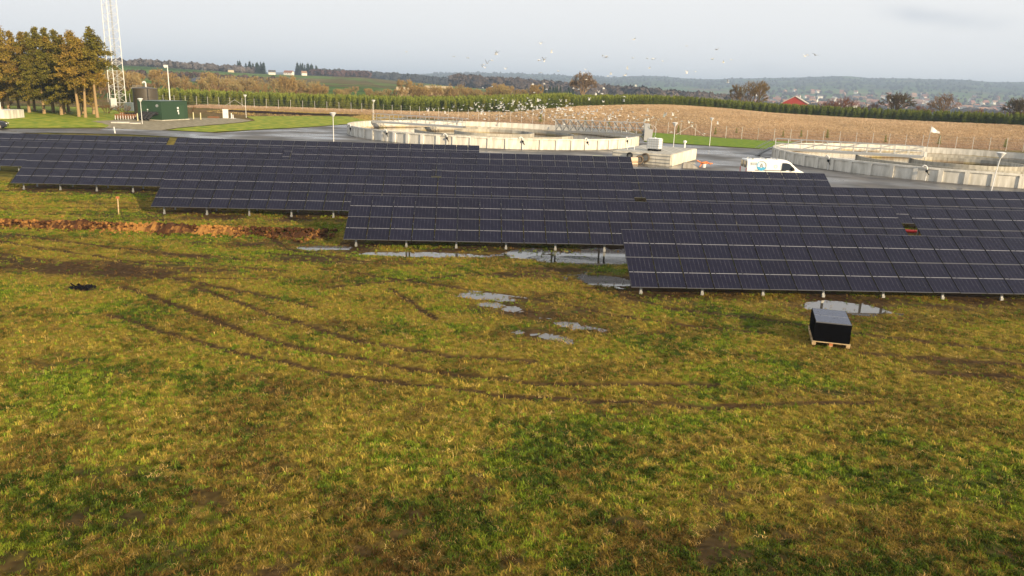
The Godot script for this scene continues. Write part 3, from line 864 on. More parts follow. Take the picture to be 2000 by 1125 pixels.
func make_tables() -> void:
	var modules := [module_mesh(), module_mesh(), module_mesh("solar_cells_dull"), module_mesh("solar_cells_blue")]
	var r := RandomNumberGenerator.new()
	r.seed = 64
	var tilt := deg_to_rad(TILT)
	var up := Vector3(0, sin(tilt), -cos(tilt)); var face := Vector3(0, cos(tilt), sin(tilt))
	var bs := Basis(Vector3.RIGHT, up, face)
	var rows := ["nearest solar table, in the right foreground behind the pallet", "",
		"second solar table row from the front, left of the red pipe gap", "second solar table row from the front, right of the red pipe gap",
		"third solar table row, left part from beside the wooden stake to its gap", "third solar table row, long part right of its gap",
		"fourth solar table row, left part reaching farthest left over the brown grass", "fourth solar table row, right part ending below the white van",
		"fifth solar table row, left part running out of the photo", "fifth solar table row, right part ending before the concrete pit",
		"rearmost solar table row, left part beside the road", "rearmost solar table row, right part ending before the left round tank"]
	for k in 6:
		for half in 2:
			if k == 0 and half == 1: continue
			var o := Vector3(ROWS[k][0], 0, ROWS[k][2]) + Vector3(cos(deg_to_rad(YAW)), 0, -sin(deg_to_rad(YAW))) * (half * 26.62 * PITCH_W)
			var t := thing("solar_table", rows[k * 2 + half], "solar panels", o, YAW, "solar tables in rows on the field")
			var e: float = ROWS[k][1]
			for i in 26:
				for j in 2:
					obj("module", modules[r.randi() % 4], t, Vector3((i + 0.5) * PITCH_W, e, 0) + up * (0.877 + j * 1.772), Basis(Vector3.RIGHT, r.randfn(0, 0.004)) * bs * Basis(Vector3.UP, r.randfn(0, 0.004)))
			var run := 26 * PITCH_W
			for s in [0.35, 1.35, 2.15, 3.15]:
				var b := MB.new()
				b.box(Vector3(run / 2, e, 0) + up * s - face * 0.035, Vector3(run - 0.1, 0.05, 0.06), bs)
				part("purlin", b, M.galvanised, t)
			var post := MB.new(); var back := MB.new(); var raf := MB.new()
			var py := e + 0.62 * tan(tilt) - 0.10
			var by := e + 2.35 * tan(tilt) - 0.10
			post.box(Vector3(0, py / 2 - 0.2, -0.62), Vector3(0.09, py + 0.4, 0.06))
			post.box(Vector3(0, 0.06, -0.60), Vector3(0.12, 0.12, 0.10))
			back.box(Vector3(0, by / 2 - 0.2, -2.35), Vector3(0.09, by + 0.4, 0.06))
			raf.box(Vector3(0, e, 0) + up * 1.77 - face * 0.10, Vector3(0.05, 3.2, 0.07), bs)
			var pm := mesh_of(post, M.galvanised); var bm := mesh_of(back, M.galvanised); var rm := mesh_of(raf, M.galvanised)
			for i in 12:
				var x := 0.55 + i * 2.545
				obj("front_post", pm, t, Vector3(x, 0, 0)); obj("rear_post", bm, t, Vector3(x, 0, 0)); obj("rafter", rm, t, Vector3(x, 0, 0))

func make_pallet() -> void:
	# a stack of spare modules on a wooden pallet
	var at := Vector3(10.85, 0.05, -25.4)
	var t := thing("pallet", "pale wooden pallet under the black module stack, middle block orange", "pallet", at, -16.0)
	for x in [-0.53, 0.0, 0.53]:
		for z in [0.82, 0.0, -0.82]:
			var b := MB.new()
			b.box(Vector3(x, 0.075, z), Vector3(0.12, 0.09, 0.14))
			part("block", b, M.orange_wood if x == 0.0 else M.raw_wood, t)
		var r := MB.new()
		r.box(Vector3(x, 0.016, 0), Vector3(0.11, 0.022, 1.78))
		part("runner", r, M.raw_wood, t)
	for i in 7:
		var b := MB.new()
		b.box(Vector3(0, 0.133, 0.85 - i * 0.2833), Vector3(1.18, 0.024, 0.12))
		part("board", b, M.raw_wood, t)
	var s := thing("module_stack", "stack of black framed solar modules with a dusty blue top, on the pallet", "solar modules", at + Vector3(0, 0.147, 0), -16.0)
	var b := MB.new()
	b.box(Vector3(0, 0.017, 0), Vector3(1.13, 0.030, 1.75))
	b.box(Vector3(0, 0.035, 0), Vector3(1.09, 0.006, 1.71))
	var mesh := mesh_of(b, mat("matt_black", lin(0.004, 0.004, 0.005), 0.9, 0.0, 0.1))
	var r := RandomNumberGenerator.new()
	r.seed = 8
	for i in 17:
		obj("module", mesh, s, Vector3(r.randf_range(-0.006, 0.006), i * 0.037, r.randf_range(-0.006, 0.006)))
	var bt := M.solar_cells.duplicate() as StandardMaterial3D
	bt.resource_name = "dusty_cells"; bt.albedo_texture = null; bt.albedo_color = lin(0.035, 0.045, 0.085)
	M.dusty_cells = bt
	var top := module_mesh("dusty_cells")
	var o := obj("top_module", top, s, Vector3(0, 17 * 0.037 + 0.004, 0), Basis(Vector3.RIGHT, Vector3(0, 0, -1), Vector3.UP))
	o.set_meta("label", "uppermost module, blue with pale streaks of wet dust")
	var st := MB.new()
	st.col = Color(0.22, 0.24, 0.30)
	for i in 26:                                # wet dust streaks on the glass
		var p := Vector2(r.randf_range(-0.5, 0.45), r.randf_range(-0.8, 0.8))
		var d := Vector2(r.randf_range(0.06, 0.22), 0).rotated(r.randf_range(-0.5, 0.9))
		var w := Vector2(-d.y, d.x).normalized() * r.randf_range(0.006, 0.022)
		var q := p + d
		if absf(q.x) > 0.53 or absf(q.y) > 0.85: continue
		var y := 17 * 0.037 + 0.0375
		st.quad(Vector3(p.x, y, p.y) - Vector3(w.x, 0, w.y) * 0.3, Vector3(q.x, y, q.y) - Vector3(w.x, 0, w.y), Vector3(q.x, y, q.y) + Vector3(w.x, 0, w.y), Vector3(p.x, y, p.y) + Vector3(w.x, 0, w.y) * 0.3)
	part("dust_streaks", st, M.plain, s).set_meta("kind", "stuff")
	# surveyor's stake in the field, and the red pipe that lies under the second row
	var k := thing("wooden_stake", "thin wooden stake with a red painted head standing in the field", "stake", Vector3(-23.9, 0, -46.5))
	var sb := MB.new(); sb.tube(Vector3(0, -0.1, 0), Vector3(0.03, 0.92, 0), 0.04, 0.038, 8)
	part("shaft", sb, M.raw_wood, k)
	var sh := MB.new(); sh.box(Vector3(0.03, 0.97, 0), Vector3(0.16, 0.12, 0.12))
	part("head", sh, M.orange_wood, k)
	var rp := MB.new()
	var pts := [Vector3(23.6, 0.10, -48.2), Vector3(24.1, 0.16, -47.8), Vector3(24.7, 0.18, -47.55), Vector3(25.3, 0.18, -47.6), Vector3(26.0, 0.16, -47.9), Vector3(26.8, 0.10, -48.5)]
	rp.path(pts, 0.09, 8)
	tag(part("red_pipe", rp, M.red_paint, self), "curved red plastic pipe lying in the gap of the second row", "pipe")
# ---------------------------------------------------------------- the water treatment yard
func slab_panel(r: float, arc: float, thick: float, low: float, high: float, lip: bool, tone: Color, sd: int) -> MB:
	# one curved wall slab centred on angle 0 (the +x side), pale concrete, stained at the water line inside
	var b := MB.new()
	var k := 3
	var gen := RandomNumberGenerator.new()
	gen.seed = sd
	var stain = [Color(0.30, 0.20, 0.08), Color(0.36, 0.27, 0.07), Color(0.24, 0.17, 0.09)][sd % 3]
	for i in k:
		var t0 := (float(i) / k - 0.5) * arc; var t1 := (float(i + 1) / k - 0.5) * arc
		var p := func(rad: float, t: float, y: float): return Vector3(cos(t) * rad, y, -sin(t) * rad)
		b.col = tone
		b.quad(p.call(r, t0, low), p.call(r, t1, low), p.call(r, t1, high), p.call(r, t0, high))
		b.quad(p.call(r, t0, high), p.call(r, t1, high), p.call(r - thick, t1, high), p.call(r - thick, t0, high))
		var m1 := 0.52 + gen.randf_range(-0.04, 0.04); var m2 := 0.30
		var ys := [high, m1, m2, low]
		var cs := [tone * 0.97, tone.lerp(stain, 0.55), stain * 0.6]
		for j in 3:
			b.col = cs[j]
			b.quad(p.call(r - thick, t1, ys[j + 1]), p.call(r - thick, t0, ys[j + 1]), p.call(r - thick, t0, ys[j]), p.call(r - thick, t1, ys[j]))
		b.col = tone
		if lip:
			var o := r + 0.10
			b.quad(p.call(o, t0, high - 0.15), p.call(o, t1, high - 0.15), p.call(o, t1, high + 0.02), p.call(o, t0, high + 0.02))
			b.quad(p.call(o, t0, high + 0.02), p.call(o, t1, high + 0.02), p.call(r - thick - 0.02, t1, high + 0.02), p.call(r - thick - 0.02, t0, high + 0.02))
			b.quad(p.call(r, t0, high - 0.15), p.call(r, t1, high - 0.15), p.call(o, t1, high - 0.15), p.call(o, t0, high - 0.15))
	for s in [-1, 1]:
		var t: float = s * arc / 2
		var e := [Vector3(cos(t) * r, low, -sin(t) * r), Vector3(cos(t) * (r - thick), low, -sin(t) * (r - thick)), Vector3(cos(t) * (r - thick), high, -sin(t) * (r - thick)), Vector3(cos(t) * r, high, -sin(t) * r)]
		if s < 0: b.quad(e[1], e[0], e[3], e[2])
		else: b.quad(e[0], e[1], e[2], e[3])
	return b

func ring_wall(t: Node3D, r: float, count: int, thick: float, low: float, high: float, called: String, lip: bool, sd: int) -> void:
	var tones := [Color(0.50, 0.48, 0.43), Color(0.44, 0.42, 0.37), Color(0.55, 0.53, 0.47), Color(0.38, 0.365, 0.33), Color(0.47, 0.45, 0.395)]
	if lip: tones = [Color(0.78, 0.765, 0.72), Color(0.75, 0.735, 0.69), Color(0.80, 0.785, 0.74), Color(0.72, 0.70, 0.65), Color(0.77, 0.755, 0.71)]
	var ms := []
	for i in 5:
		ms.append(mesh_of(slab_panel(r, TAU / count - 0.02 / r, thick, low, high, lip, tones[i], sd + i), M.concrete))
	var gen := RandomNumberGenerator.new()
	gen.seed = sd
	for i in count:
		obj(called, ms[gen.randi() % 5], t, Vector3.ZERO, Basis(Vector3.UP, TAU * i / count))

func valve(t: Node3D, r: float, deg: float) -> void:
	var b := MB.new()
	var bs := Basis(Vector3.UP, deg_to_rad(deg))
	b.tube(Vector3(r + 0.16, 0.05, 0), Vector3(r + 0.16, 1.15, 0), 0.045, 0.045, 6)
	b.path([Vector3(r + 0.16, 1.15, 0), Vector3(r + 0.2, 1.42, 0.08), Vector3(r + 0.26, 1.5, 0.3), Vector3(r + 0.26, 1.36, 0.42)], 0.06)
	var v := part("valve", b, M.white_paint, t, Vector3.ZERO, bs)
	var c := MB.new()
	c.box(Vector3(r + 0.24, 0.98, 0.0), Vector3(0.16, 0.22, 0.2))
	c.tube(Vector3(r + 0.24, 0.95, 0.0), Vector3(r + 0.24, 0.62, -0.25), 0.04, 0.04)
	part("valve_box", c, M.black_plastic, v)

func railing(t: Node3D, a: Vector3, b: Vector3, gap: float, m: Material, high := 1.08) -> void:
	var k := maxi(1, int(a.distance_to(b) / gap))
	var post := MB.new()
	post.box(Vector3(0, high / 2, 0), Vector3(0.065, high, 0.065))
	var pm := mesh_of(post, m)
	for i in k + 1:
		obj("railing_post", pm, t, a.lerp(b, float(i) / k))
	for h in [high * 0.5, high]:
		var r := MB.new()
		r.bar(a + Vector3.UP * h, b + Vector3.UP * h, 0.06, 0.06)
		part("rail", r, m, t)

func round_tank(label: String, c: Vector3, r: float, wall: float, lean: float) -> Node3D:
	var t := thing("round_tank", label, "tank", c, 0.0, "round open concrete tanks")
	t.rotation.z = -lean
	ring_wall(t, r, 62, 0.22, -0.6, wall, "wall_panel", true, 40)
	var pil := MB.new()
	pil.col = Color(0.82, 0.805, 0.76)
	pil.box(Vector3(r + 0.02, (wall - 0.15) / 2 - 0.3, 0), Vector3(0.26, wall - 0.15 + 0.6, 0.40))
	var pm := mesh_of(pil, M.concrete)
	for i in 62:
		obj("pilaster", pm, t, Vector3.ZERO, Basis(Vector3.UP, TAU * (i + 0.5) / 62))
	ring_wall(t, r * 0.555, 36, 0.2, -0.3, wall - 0.42, "inner_wall_panel", false, 60)
	ring_wall(t, r * 0.28, 20, 0.2, -0.3, wall - 0.42, "core_wall_panel", false, 80)
	var w := MB.new()
	for i in 72:
		var a := TAU * i / 72; var b := TAU * (i + 1) / 72
		w.tri(Vector3(0, 0.22, 0), Vector3(cos(a), 0, -sin(a)) * (r - 0.15) + Vector3.UP * 0.22, Vector3(cos(b), 0, -sin(b)) * (r - 0.15) + Vector3.UP * 0.22)
	part("water", w, M.basin_water, t)
	for d in [205, 232, 256, 281, 305, 328]:
		valve(t, r, d)
	return t

func tank_bridge(label: String, a: Vector3, b: Vector3, truss: bool) -> Node3D:
	var t := thing("bridge", label, "footbridge", Vector3.ZERO)
	var z := (b - a).normalized(); var x := Vector3.UP.cross(z).normalized()
	var d := MB.new()
	d.bar(a, b, 1.1, 0.08)
	for s in [-1, 1]:
		d.bar(a + x * s * 0.55 - Vector3.UP * 0.10, b + x * s * 0.55 - Vector3.UP * 0.10, 0.08, 0.26)
	var steel: Material = M.galvanised if not truss else mat("weathered_steel", lin(0.17, 0.175, 0.175), 0.6, 0.3)
	part("deck", d, steel, t)
	for s in [-1.0, 1.0]:
		railing(t, a + x * s * 0.56 + Vector3.UP * 0.04, b + x * s * 0.56 + Vector3.UP * 0.04, 1.0 if truss else 1.45, M.galvanised, 1.5 if truss else 1.08)
		var k := int(a.distance_to(b) / (1.0 if truss else 2.9))
		var g := MB.new()
		for i in k:
			var p = a.lerp(b, float(i) / k) + x * s * 0.56; var q = a.lerp(b, float(i + 1) / k) + x * s * 0.56
			g.bar(p + Vector3.UP * 0.06, q + Vector3.UP * (1.48 if truss else 1.08), 0.05, 0.05)
			if truss: g.bar(p + Vector3.UP * 1.48, q + Vector3.UP * 0.06, 0.09, 0.09)
		part("brace", g, steel, t)
	return t

func lamp(label: String, p: Vector3, tall: float, size := 1.0, leanx := 0.0) -> void:
	var t := thing("street_lamp", label, "street lamp", p, 0.0, "lamp posts round the yard")
	var b := MB.new()
	b.tube(Vector3(0, -0.2, 0), Vector3(leanx * 0.4, tall * 0.5, 0), 0.045, 0.04, 8)
	b.tube(Vector3(leanx * 0.4, tall * 0.5, 0), Vector3(leanx, tall - 0.45 * size, 0), 0.04, 0.034, 8)
	part("post", b, M.white_paint, t)
	var h := MB.new()
	h.lathe([[0.06, -0.45 * size], [0.11, -0.40 * size], [0.34 * size, -0.04 * size], [0.37 * size, -0.02], [0.37 * size, 0.02], [0.2 * size, 0.06 * size], [0.0, 0.07 * size]], 14, Vector3(leanx, tall, 0))
	part("lamp_head", h, M.white_plastic, t)

func make_yard() -> void:
	var t1 := round_tank("round open concrete tank left of centre, with two footbridges over it", on(-3.2, -113.0), 20.4, 1.32, 0.0115)
	var t2 := round_tank("round open concrete tank at the right edge with a single railed footbridge", on(52.3, -91.6), 21.4, 1.30, 0.0115)
	var y1 := t1.position.y + 1.5; var y2 := t2.position.y + 1.42
	tank_bridge("railed footbridge running from the back left rim of the left tank to its core", Vector3(-21.6, y1, -120.4), Vector3(-7.6, y1 - 0.1, -114.6), false)
	var sb := tank_bridge("lattice scraper bridge with an end carriage on the right rim of the left tank", Vector3(5.4, y1 - 0.1, -110.5), Vector3(17.4, y1 - 0.15, -108.6), true)
	var c := MB.new()
	c.box(Vector3(17.9, y1 - 0.2, -108.5), Vector3(1.1, 1.5, 1.6))
	c.box(Vector3(17.75, y1 + 0.9, -108.6), Vector3(0.7, 0.8, 1.1))
	c.tube(Vector3(18.5, y1 - 0.95, -109.2), Vector3(18.8, y1 - 0.95, -109.2), 0.32, 0.32, 12)
	c.tube(Vector3(18.5, y1 - 0.95, -107.8), Vector3(18.8, y1 - 0.95, -107.8), 0.32, 0.32, 12)
	part("carriage", c, M.galvanised, sb)
	for zz in [-107.4, -109.8]:
		var cg := MB.new()
		cg.path([Vector3(18.6, y1 - 1.0, zz), Vector3(18.9, y1 + 0.6, zz), Vector3(18.4, y1 + 1.2, zz)], 0.035)
		part("carriage_rail", cg, M.galvanised, sb)
	var b2 := tank_bridge("long railed footbridge over the right tank with a steel stair at its left end", Vector3(32.0, y2, -97.8), Vector3(47.4, y2 - 0.12, -92.2), false)
	var st := MB.new()
	var sa := Vector3(31.7, y2, -98.2); var se := Vector3(30.2, land(30.2, -99.4), -99.4)
	for s in [-0.5, 0.5]:
		st.bar(sa + Vector3(0.3, 0, -0.4) * s * 2.0, se + Vector3(0.3, 0, -0.4) * s * 2.0, 0.06, 0.2)
		st.bar(sa + Vector3(0.3, 0, -0.4) * s * 2.0 + Vector3.UP, se + Vector3(0.3, 0, -0.4) * s * 2.0 + Vector3.UP, 0.045, 0.045)
		st.bar(sa + Vector3(0.3, 0, -0.4) * s * 2.0 + Vector3.UP * 0.5, se + Vector3(0.3, 0, -0.4) * s * 2.0 + Vector3.UP * 0.5, 0.04, 0.04)
	part("stair_frame", st, M.galvanised, b2)
	for i in 7:
		var tr := MB.new()
		tr.box(sa.lerp(se, (i + 0.5) / 7.0), Vector3(0.5, 0.04, 0.9), Basis(Vector3.UP, -0.64))
		part("tread", tr, M.galvanised, b2)
	var fl := thing("flag_pole", "thin pole with a small white pennant on the right tank's core", "flag", Vector3(47.6, y2 - 0.2, -92.0))
	var fp := MB.new(); fp.tube(Vector3(0, -1.4, 0), Vector3(0.25, 3.6, 0), 0.04, 0.025)
	fp.box(Vector3(0, 0.3, 0), Vector3(0.35, 0.6, 0.3))
	part("pole", fp, M.galvanised, fl)
	var ff := MB.new()
	for i in 6:
		var x0 := 0.25 + i * 0.17; var x1 := x0 + 0.17
		var z0 := 0.07 * sin(i * 1.3); var z1 := 0.07 * sin((i + 1) * 1.3)
		var top0 := 3.5 - i * 0.10; var top1 := 3.5 - (i + 1) * 0.10
		for s in [-0.006, 0.006]:
			ff.quad(Vector3(x0, 2.85 - i * 0.02, z0 + s), Vector3(x1, 2.83 - i * 0.02, z1 + s), Vector3(x1, top1, z1 + s), Vector3(x0, top0, z0 + s))
	part("pennant", ff, M.white_paint, fl)

	# the low concrete pit with its cover
	var corners := [Vector2(10.2, -82.4), Vector2(15.6, -78.9), Vector2(20.3, -89.0), Vector2(14.9, -92.5)]
	var base := land(15.0, -85.0)
	var pit := thing("concrete_pit", "low square concrete pit with a flat cover in the yard beside the van", "concrete pit", Vector3(15.2, base, -85.7))
	var ctr := Vector2(15.25, -85.7)
	for i in 4:
		var a: Vector2 = corners[i] - ctr; var e: Vector2 = corners[(i + 1) % 4] - ctr
		var dir := (e - a).normalized(); var nrm := Vector2(-dir.y, dir.x)
		if nrm.dot((a + e) / 2) < 0: nrm = -nrm
		var k := 4
		for j in k:
			var p := a.lerp(e, float(j) / k) + dir * 0.012; var q := a.lerp(e, float(j + 1) / k) - dir * 0.012
			var b := MB.new()
			b.col = Color(0.86, 0.82, 0.72) * (0.92 + 0.12 * float((i * 5 + j * 3) % 4) / 3.0)
			b.bar(Vector3(p.x, 0.40, p.y), Vector3(q.x, 0.40, q.y), 0.2, 1.5)
			part("wall_panel", b, M.concrete, pit)
	var lid := MB.new()
	lid.col = Color(0.52, 0.51, 0.48)
	var pl := PackedVector2Array()
	for q in corners: pl.append(Vector2(q.x - ctr.x, -(q.y - ctr.y)) * 0.985)
	lid.prism(pl, 1.06, 1.2)
	part("cover", lid, M.concrete, pit, Vector3.ZERO, Basis(Vector3.RIGHT, Vector3(0, 0, -1), Vector3.UP))
	var kb := MB.new()
	for s in [0.32, 0.66, 1.0]:
		var p = (corners[0] - ctr).lerp(corners[1] - ctr, 0.5)
		var dir = (corners[1] - corners[0]).normalized()
		var n := Vector2(-dir.y, dir.x) * (0.14 if Vector2(-dir.y, dir.x).dot(p) > 0 else -0.14)
		kb.bar(Vector3(corners[0].x - ctr.x + n.x, s, corners[0].y - ctr.y + n.y), Vector3(corners[1].x - ctr.x + n.x, s, corners[1].y - ctr.y + n.y), 0.035, 0.035)
	part("pipe_run", kb, M.galvanised, pit)
	var hoop := MB.new()
	hoop.path([Vector3(-3.4, 1.2, 1.9), Vector3(-3.4, 1.55, 1.9), Vector3(-2.6, 1.55, 1.5), Vector3(-2.6, 1.2, 1.5)], 0.035)
	part("hand_hoop", hoop, M.white_paint, pit)
	var top := base + 1.2
	var fr := Vector3(15.6 - 10.2, 0, -78.9 + 82.4).normalized()
	var fn := Vector3(-fr.z, 0, fr.x)
	if fn.z < 0: fn = -fn
	for h in [[1.95, 0.72, "black", "black rubber hose coiled on the left of the pit wall"], [3.7, 0.62, "brown", "larger grey brown hose coil on the middle of the pit wall"]]:
		var b := MB.new()
		var rad: float = 0.28 if h[2] == "black" else 0.42
		for i in 4:
			b.ring(Vector3(0, 0, 0) + fn * (0.17 + 0.06 * i), Basis(fr, fn, Vector3.DOWN), rad - 0.03 * (i % 2), 0.05, 18, 6)
		if h[2] == "brown": b.path([Vector3(0, -0.4, 0) + fn * 0.2, Vector3(-0.15, -0.95, 0) + fn * 0.25, Vector3(0.2, -1.0, 0) + fn * 0.4], 0.05)
		tag(part("hose_coil", b, M.black_rubber if h[2] == "black" else mat("old_hose", lin(0.12, 0.09, 0.06), 0.8), self, Vector3(10.2, base + h[1] + 0.1, -82.4) + fr * h[0]), h[3], "hose")
	# the caged white container on the pit
	var ibc := thing("caged_container", "white caged liquid container standing on a pallet on the concrete pit", "tank", Vector3(14.6, top, -83.4), -32.0)
	var bl := MB.new()
	bl.box(Vector3(0, 0.74, 0), Vector3(1.26, 1.06, 1.06))
	bl.box(Vector3(0, 1.29, 0), Vector3(1.1, 0.06, 0.9))
	bl.tube(Vector3(0, 1.3, 0), Vector3(0, 1.38, 0), 0.12, 0.12, 12)
	part("bottle", bl, M.white_plastic, ibc)
	for y in [0.26, 0.5, 0.74, 0.98, 1.24]:
		var b := MB.new()
		for s in [-1, 1]:
			b.bar(Vector3(-0.66, y, s * 0.56), Vector3(0.66, y, s * 0.56), 0.03, 0.03)
			b.bar(Vector3(s * 0.66, y, -0.56), Vector3(s * 0.66, y, 0.56), 0.03, 0.03)
		part("cage_hoop", b, M.galvanised, ibc)
	for i in 6:
		var b := MB.new()
		for s in [-1, 1]:
			b.box(Vector3(-0.66 + i * 0.264, 0.74, s * 0.58), Vector3(0.025, 1.06, 0.025))
		part("cage_bar", b, M.galvanised, ibc)
	for x in [-0.5, 0.0, 0.5]:
		var b := MB.new(); b.box(Vector3(x, 0.09, 0), Vector3(0.16, 0.18, 1.0))
		part("foot", b, M.black_plastic, ibc)
	# small things round the pit
	var ch := MB.new(); ch.lathe([[0.10, 0.0], [0.10, 0.55], [0.2, 0.6], [0.2, 0.78], [0.0, 0.85]], 12)
	tag(part("vent_pipe", ch, M.white_paint, self, Vector3(19.0, top, -89.2)), "short white vent pipe with a cap at the far corner of the pit", "vent pipe")
	var vb := MB.new(); vb.tube(Vector3(-0.5, 0.3, 0), Vector3(0.5, 0.3, 0), 0.22, 0.22, 10); vb.box(Vector3(0, 0.15, 0), Vector3(0.6, 0.3, 0.4))
	tag(part("pump", vb, mat("pale_green", lin(0.45, 0.48, 0.30), 0.6), self, on(8.6, -82.6)), "pale yellowish pump by the left side of the concrete pit", "pump")
	var pu := thing("pump_trolley", "pale pump with a brown hose drum on the asphalt before the pit", "pump", on(12.0, -79.4), 15.0)
	var pb := MB.new(); pb.tube(Vector3(-0.7, 0.45, 0), Vector3(0.25, 0.5, 0), 0.28, 0.3, 12); pb.box(Vector3(-0.3, 0.15, 0), Vector3(1.1, 0.16, 0.6))
	part("housing", pb, mat("pale_beige", lin(0.62, 0.47, 0.33), 0.6), pu)
	var pd := MB.new(); pd.ring(Vector3(0.5, 0.5, 0), Basis(Vector3.RIGHT, Vector3(0, 0, 1), Vector3.DOWN), 0.36, 0.12, 14, 6); pd.tube(Vector3(0.5, 0.5, -0.2), Vector3(0.5, 0.5, 0.2), 0.1, 0.1)
	part("drum", pd, M.old_hose, pu)
	var sk := MB.new(); sk.lathe([[0.3, 0.0], [0.42, 0.1], [0.44, 0.45], [0.30, 0.65], [0.0, 0.72]], 10)
	tag(part("white_sack", sk, M.white_plastic, self, on(10.9, -79.8)), "bulging white sack beside the pump before the pit", "sack")
	var ob := thing("orange_hose_heap", "heap of orange hose on a white bucket near the van", "hose", on(18.9, -79.0))
	var o1 := MB.new(); o1.lathe([[0.2, 0.0], [0.26, 0.42], [0.0, 0.43]], 12)
	part("bucket", o1, M.white_plastic, ob)
	var o2 := MB.new()
	o2.path([Vector3(-0.75, 0.75, 0.1), Vector3(-0.3, 0.52, 0.0), Vector3(0.1, 0.5, 0.1), Vector3(0.9, 0.46, -0.1)], 0.06)
	o2.path([Vector3(-0.45, 0.1, 0.2), Vector3(-0.2, 0.55, 0.1), Vector3(0.3, 0.6, -0.1), Vector3(0.65, 0.4, 0.2)], 0.06)
	o2.ring(Vector3(0, 0.5, 0), Basis.IDENTITY, 0.3, 0.06)
	part("hose", o2, M.orange_plastic, ob)
	var pg := MB.new(); pg.col = Color(0.42, 0.41, 0.39)
	pg.prism(PackedVector2Array([Vector2(-0.75, 0), Vector2(0.9, 0), Vector2(0.6, 0.25), Vector2(-0.35, 0.62), Vector2(-0.7, 0.55)]), -0.3, 0.3)
	tag(part("concrete_block", pg, M.concrete, self, on(17.2, -77.6)), "sloping pale concrete block lying before the orange hose", "concrete block")

	lamp("white lamp post standing on the wet asphalt left of the left tank", on(-20.6, -89.0), 3.5)
	lamp("white lamp post on the lawn behind the left tank's left rim", on(-25.5, -141.5), 3.9, 0.9)
	lamp("lone white lamp post on the yellowish left lawn near the ditch", on(-47.8, -140.2), 3.9, 0.9)
	lamp("white lamp post in front of the green container", on(-52.2, -110.4), 3.5)
	lamp("lamp post rising behind the right corner of the concrete pit", on(20.4, -102.6), 3.5)
	lamp("lamp post on the edge of the green lawn right of the pit", on(27.8, -113.8), 4.0, 0.8)
	lamp("leaning lamp post before the right tank at the right edge", on(41.0, -67.3), 3.35, 1.0, 0.28)
	var tall := thing("tall_lamp", "tall white mast lamp with one short arm behind the green container", "street lamp", on(-56.0, -128.6))
	var tb := MB.new(); tb.tube(Vector3(0, -0.3, 0), Vector3(0, 8.1, 0), 0.11, 0.07, 8)
	part("post", tb, M.white_paint, tall)
	var th := MB.new(); th.box(Vector3(-0.25, 8.15, 0), Vector3(0.55, 0.35, 0.4)); th.box(Vector3(-0.3, 7.93, 0), Vector3(0.35, 0.1, 0.3))
	part("lamp_head", th, M.white_plastic, tall)

func car_wheel(t: Node3D, p: Vector3, r := 0.33) -> void:
	var b := MB.new()
	b.tube(p + Vector3(0, 0, -0.1), p + Vector3(0, 0, 0.1), r, r, 18)
	var w := part("wheel", b, M.black_rubber, t)
	var m := MB.new()
	m.tube(p + Vector3(0, 0, -0.112), p + Vector3(0, 0, 0.112), r * 0.62, r * 0.62, 14)
	part("rim", m, M.steel_rim, w)

func body_section(x: float, w: float, y0: float, sill: float, belt: float, top: float, inset: float) -> Array:
	# a cross section of a vehicle at x: sides tumble home above the belt line
	return [Vector3(x, y0, -w), Vector3(x, sill, -w - 0.02), Vector3(x, belt, -w), Vector3(x, lerpf(belt, top, 0.85), -w + inset * 0.8), Vector3(x, top, -w + inset + 0.12), Vector3(x, top + 0.02, 0),
		Vector3(x, top, w - inset - 0.12), Vector3(x, lerpf(belt, top, 0.85), w - inset * 0.8), Vector3(x, belt, w), Vector3(x, sill, w + 0.02), Vector3(x, y0, w)]

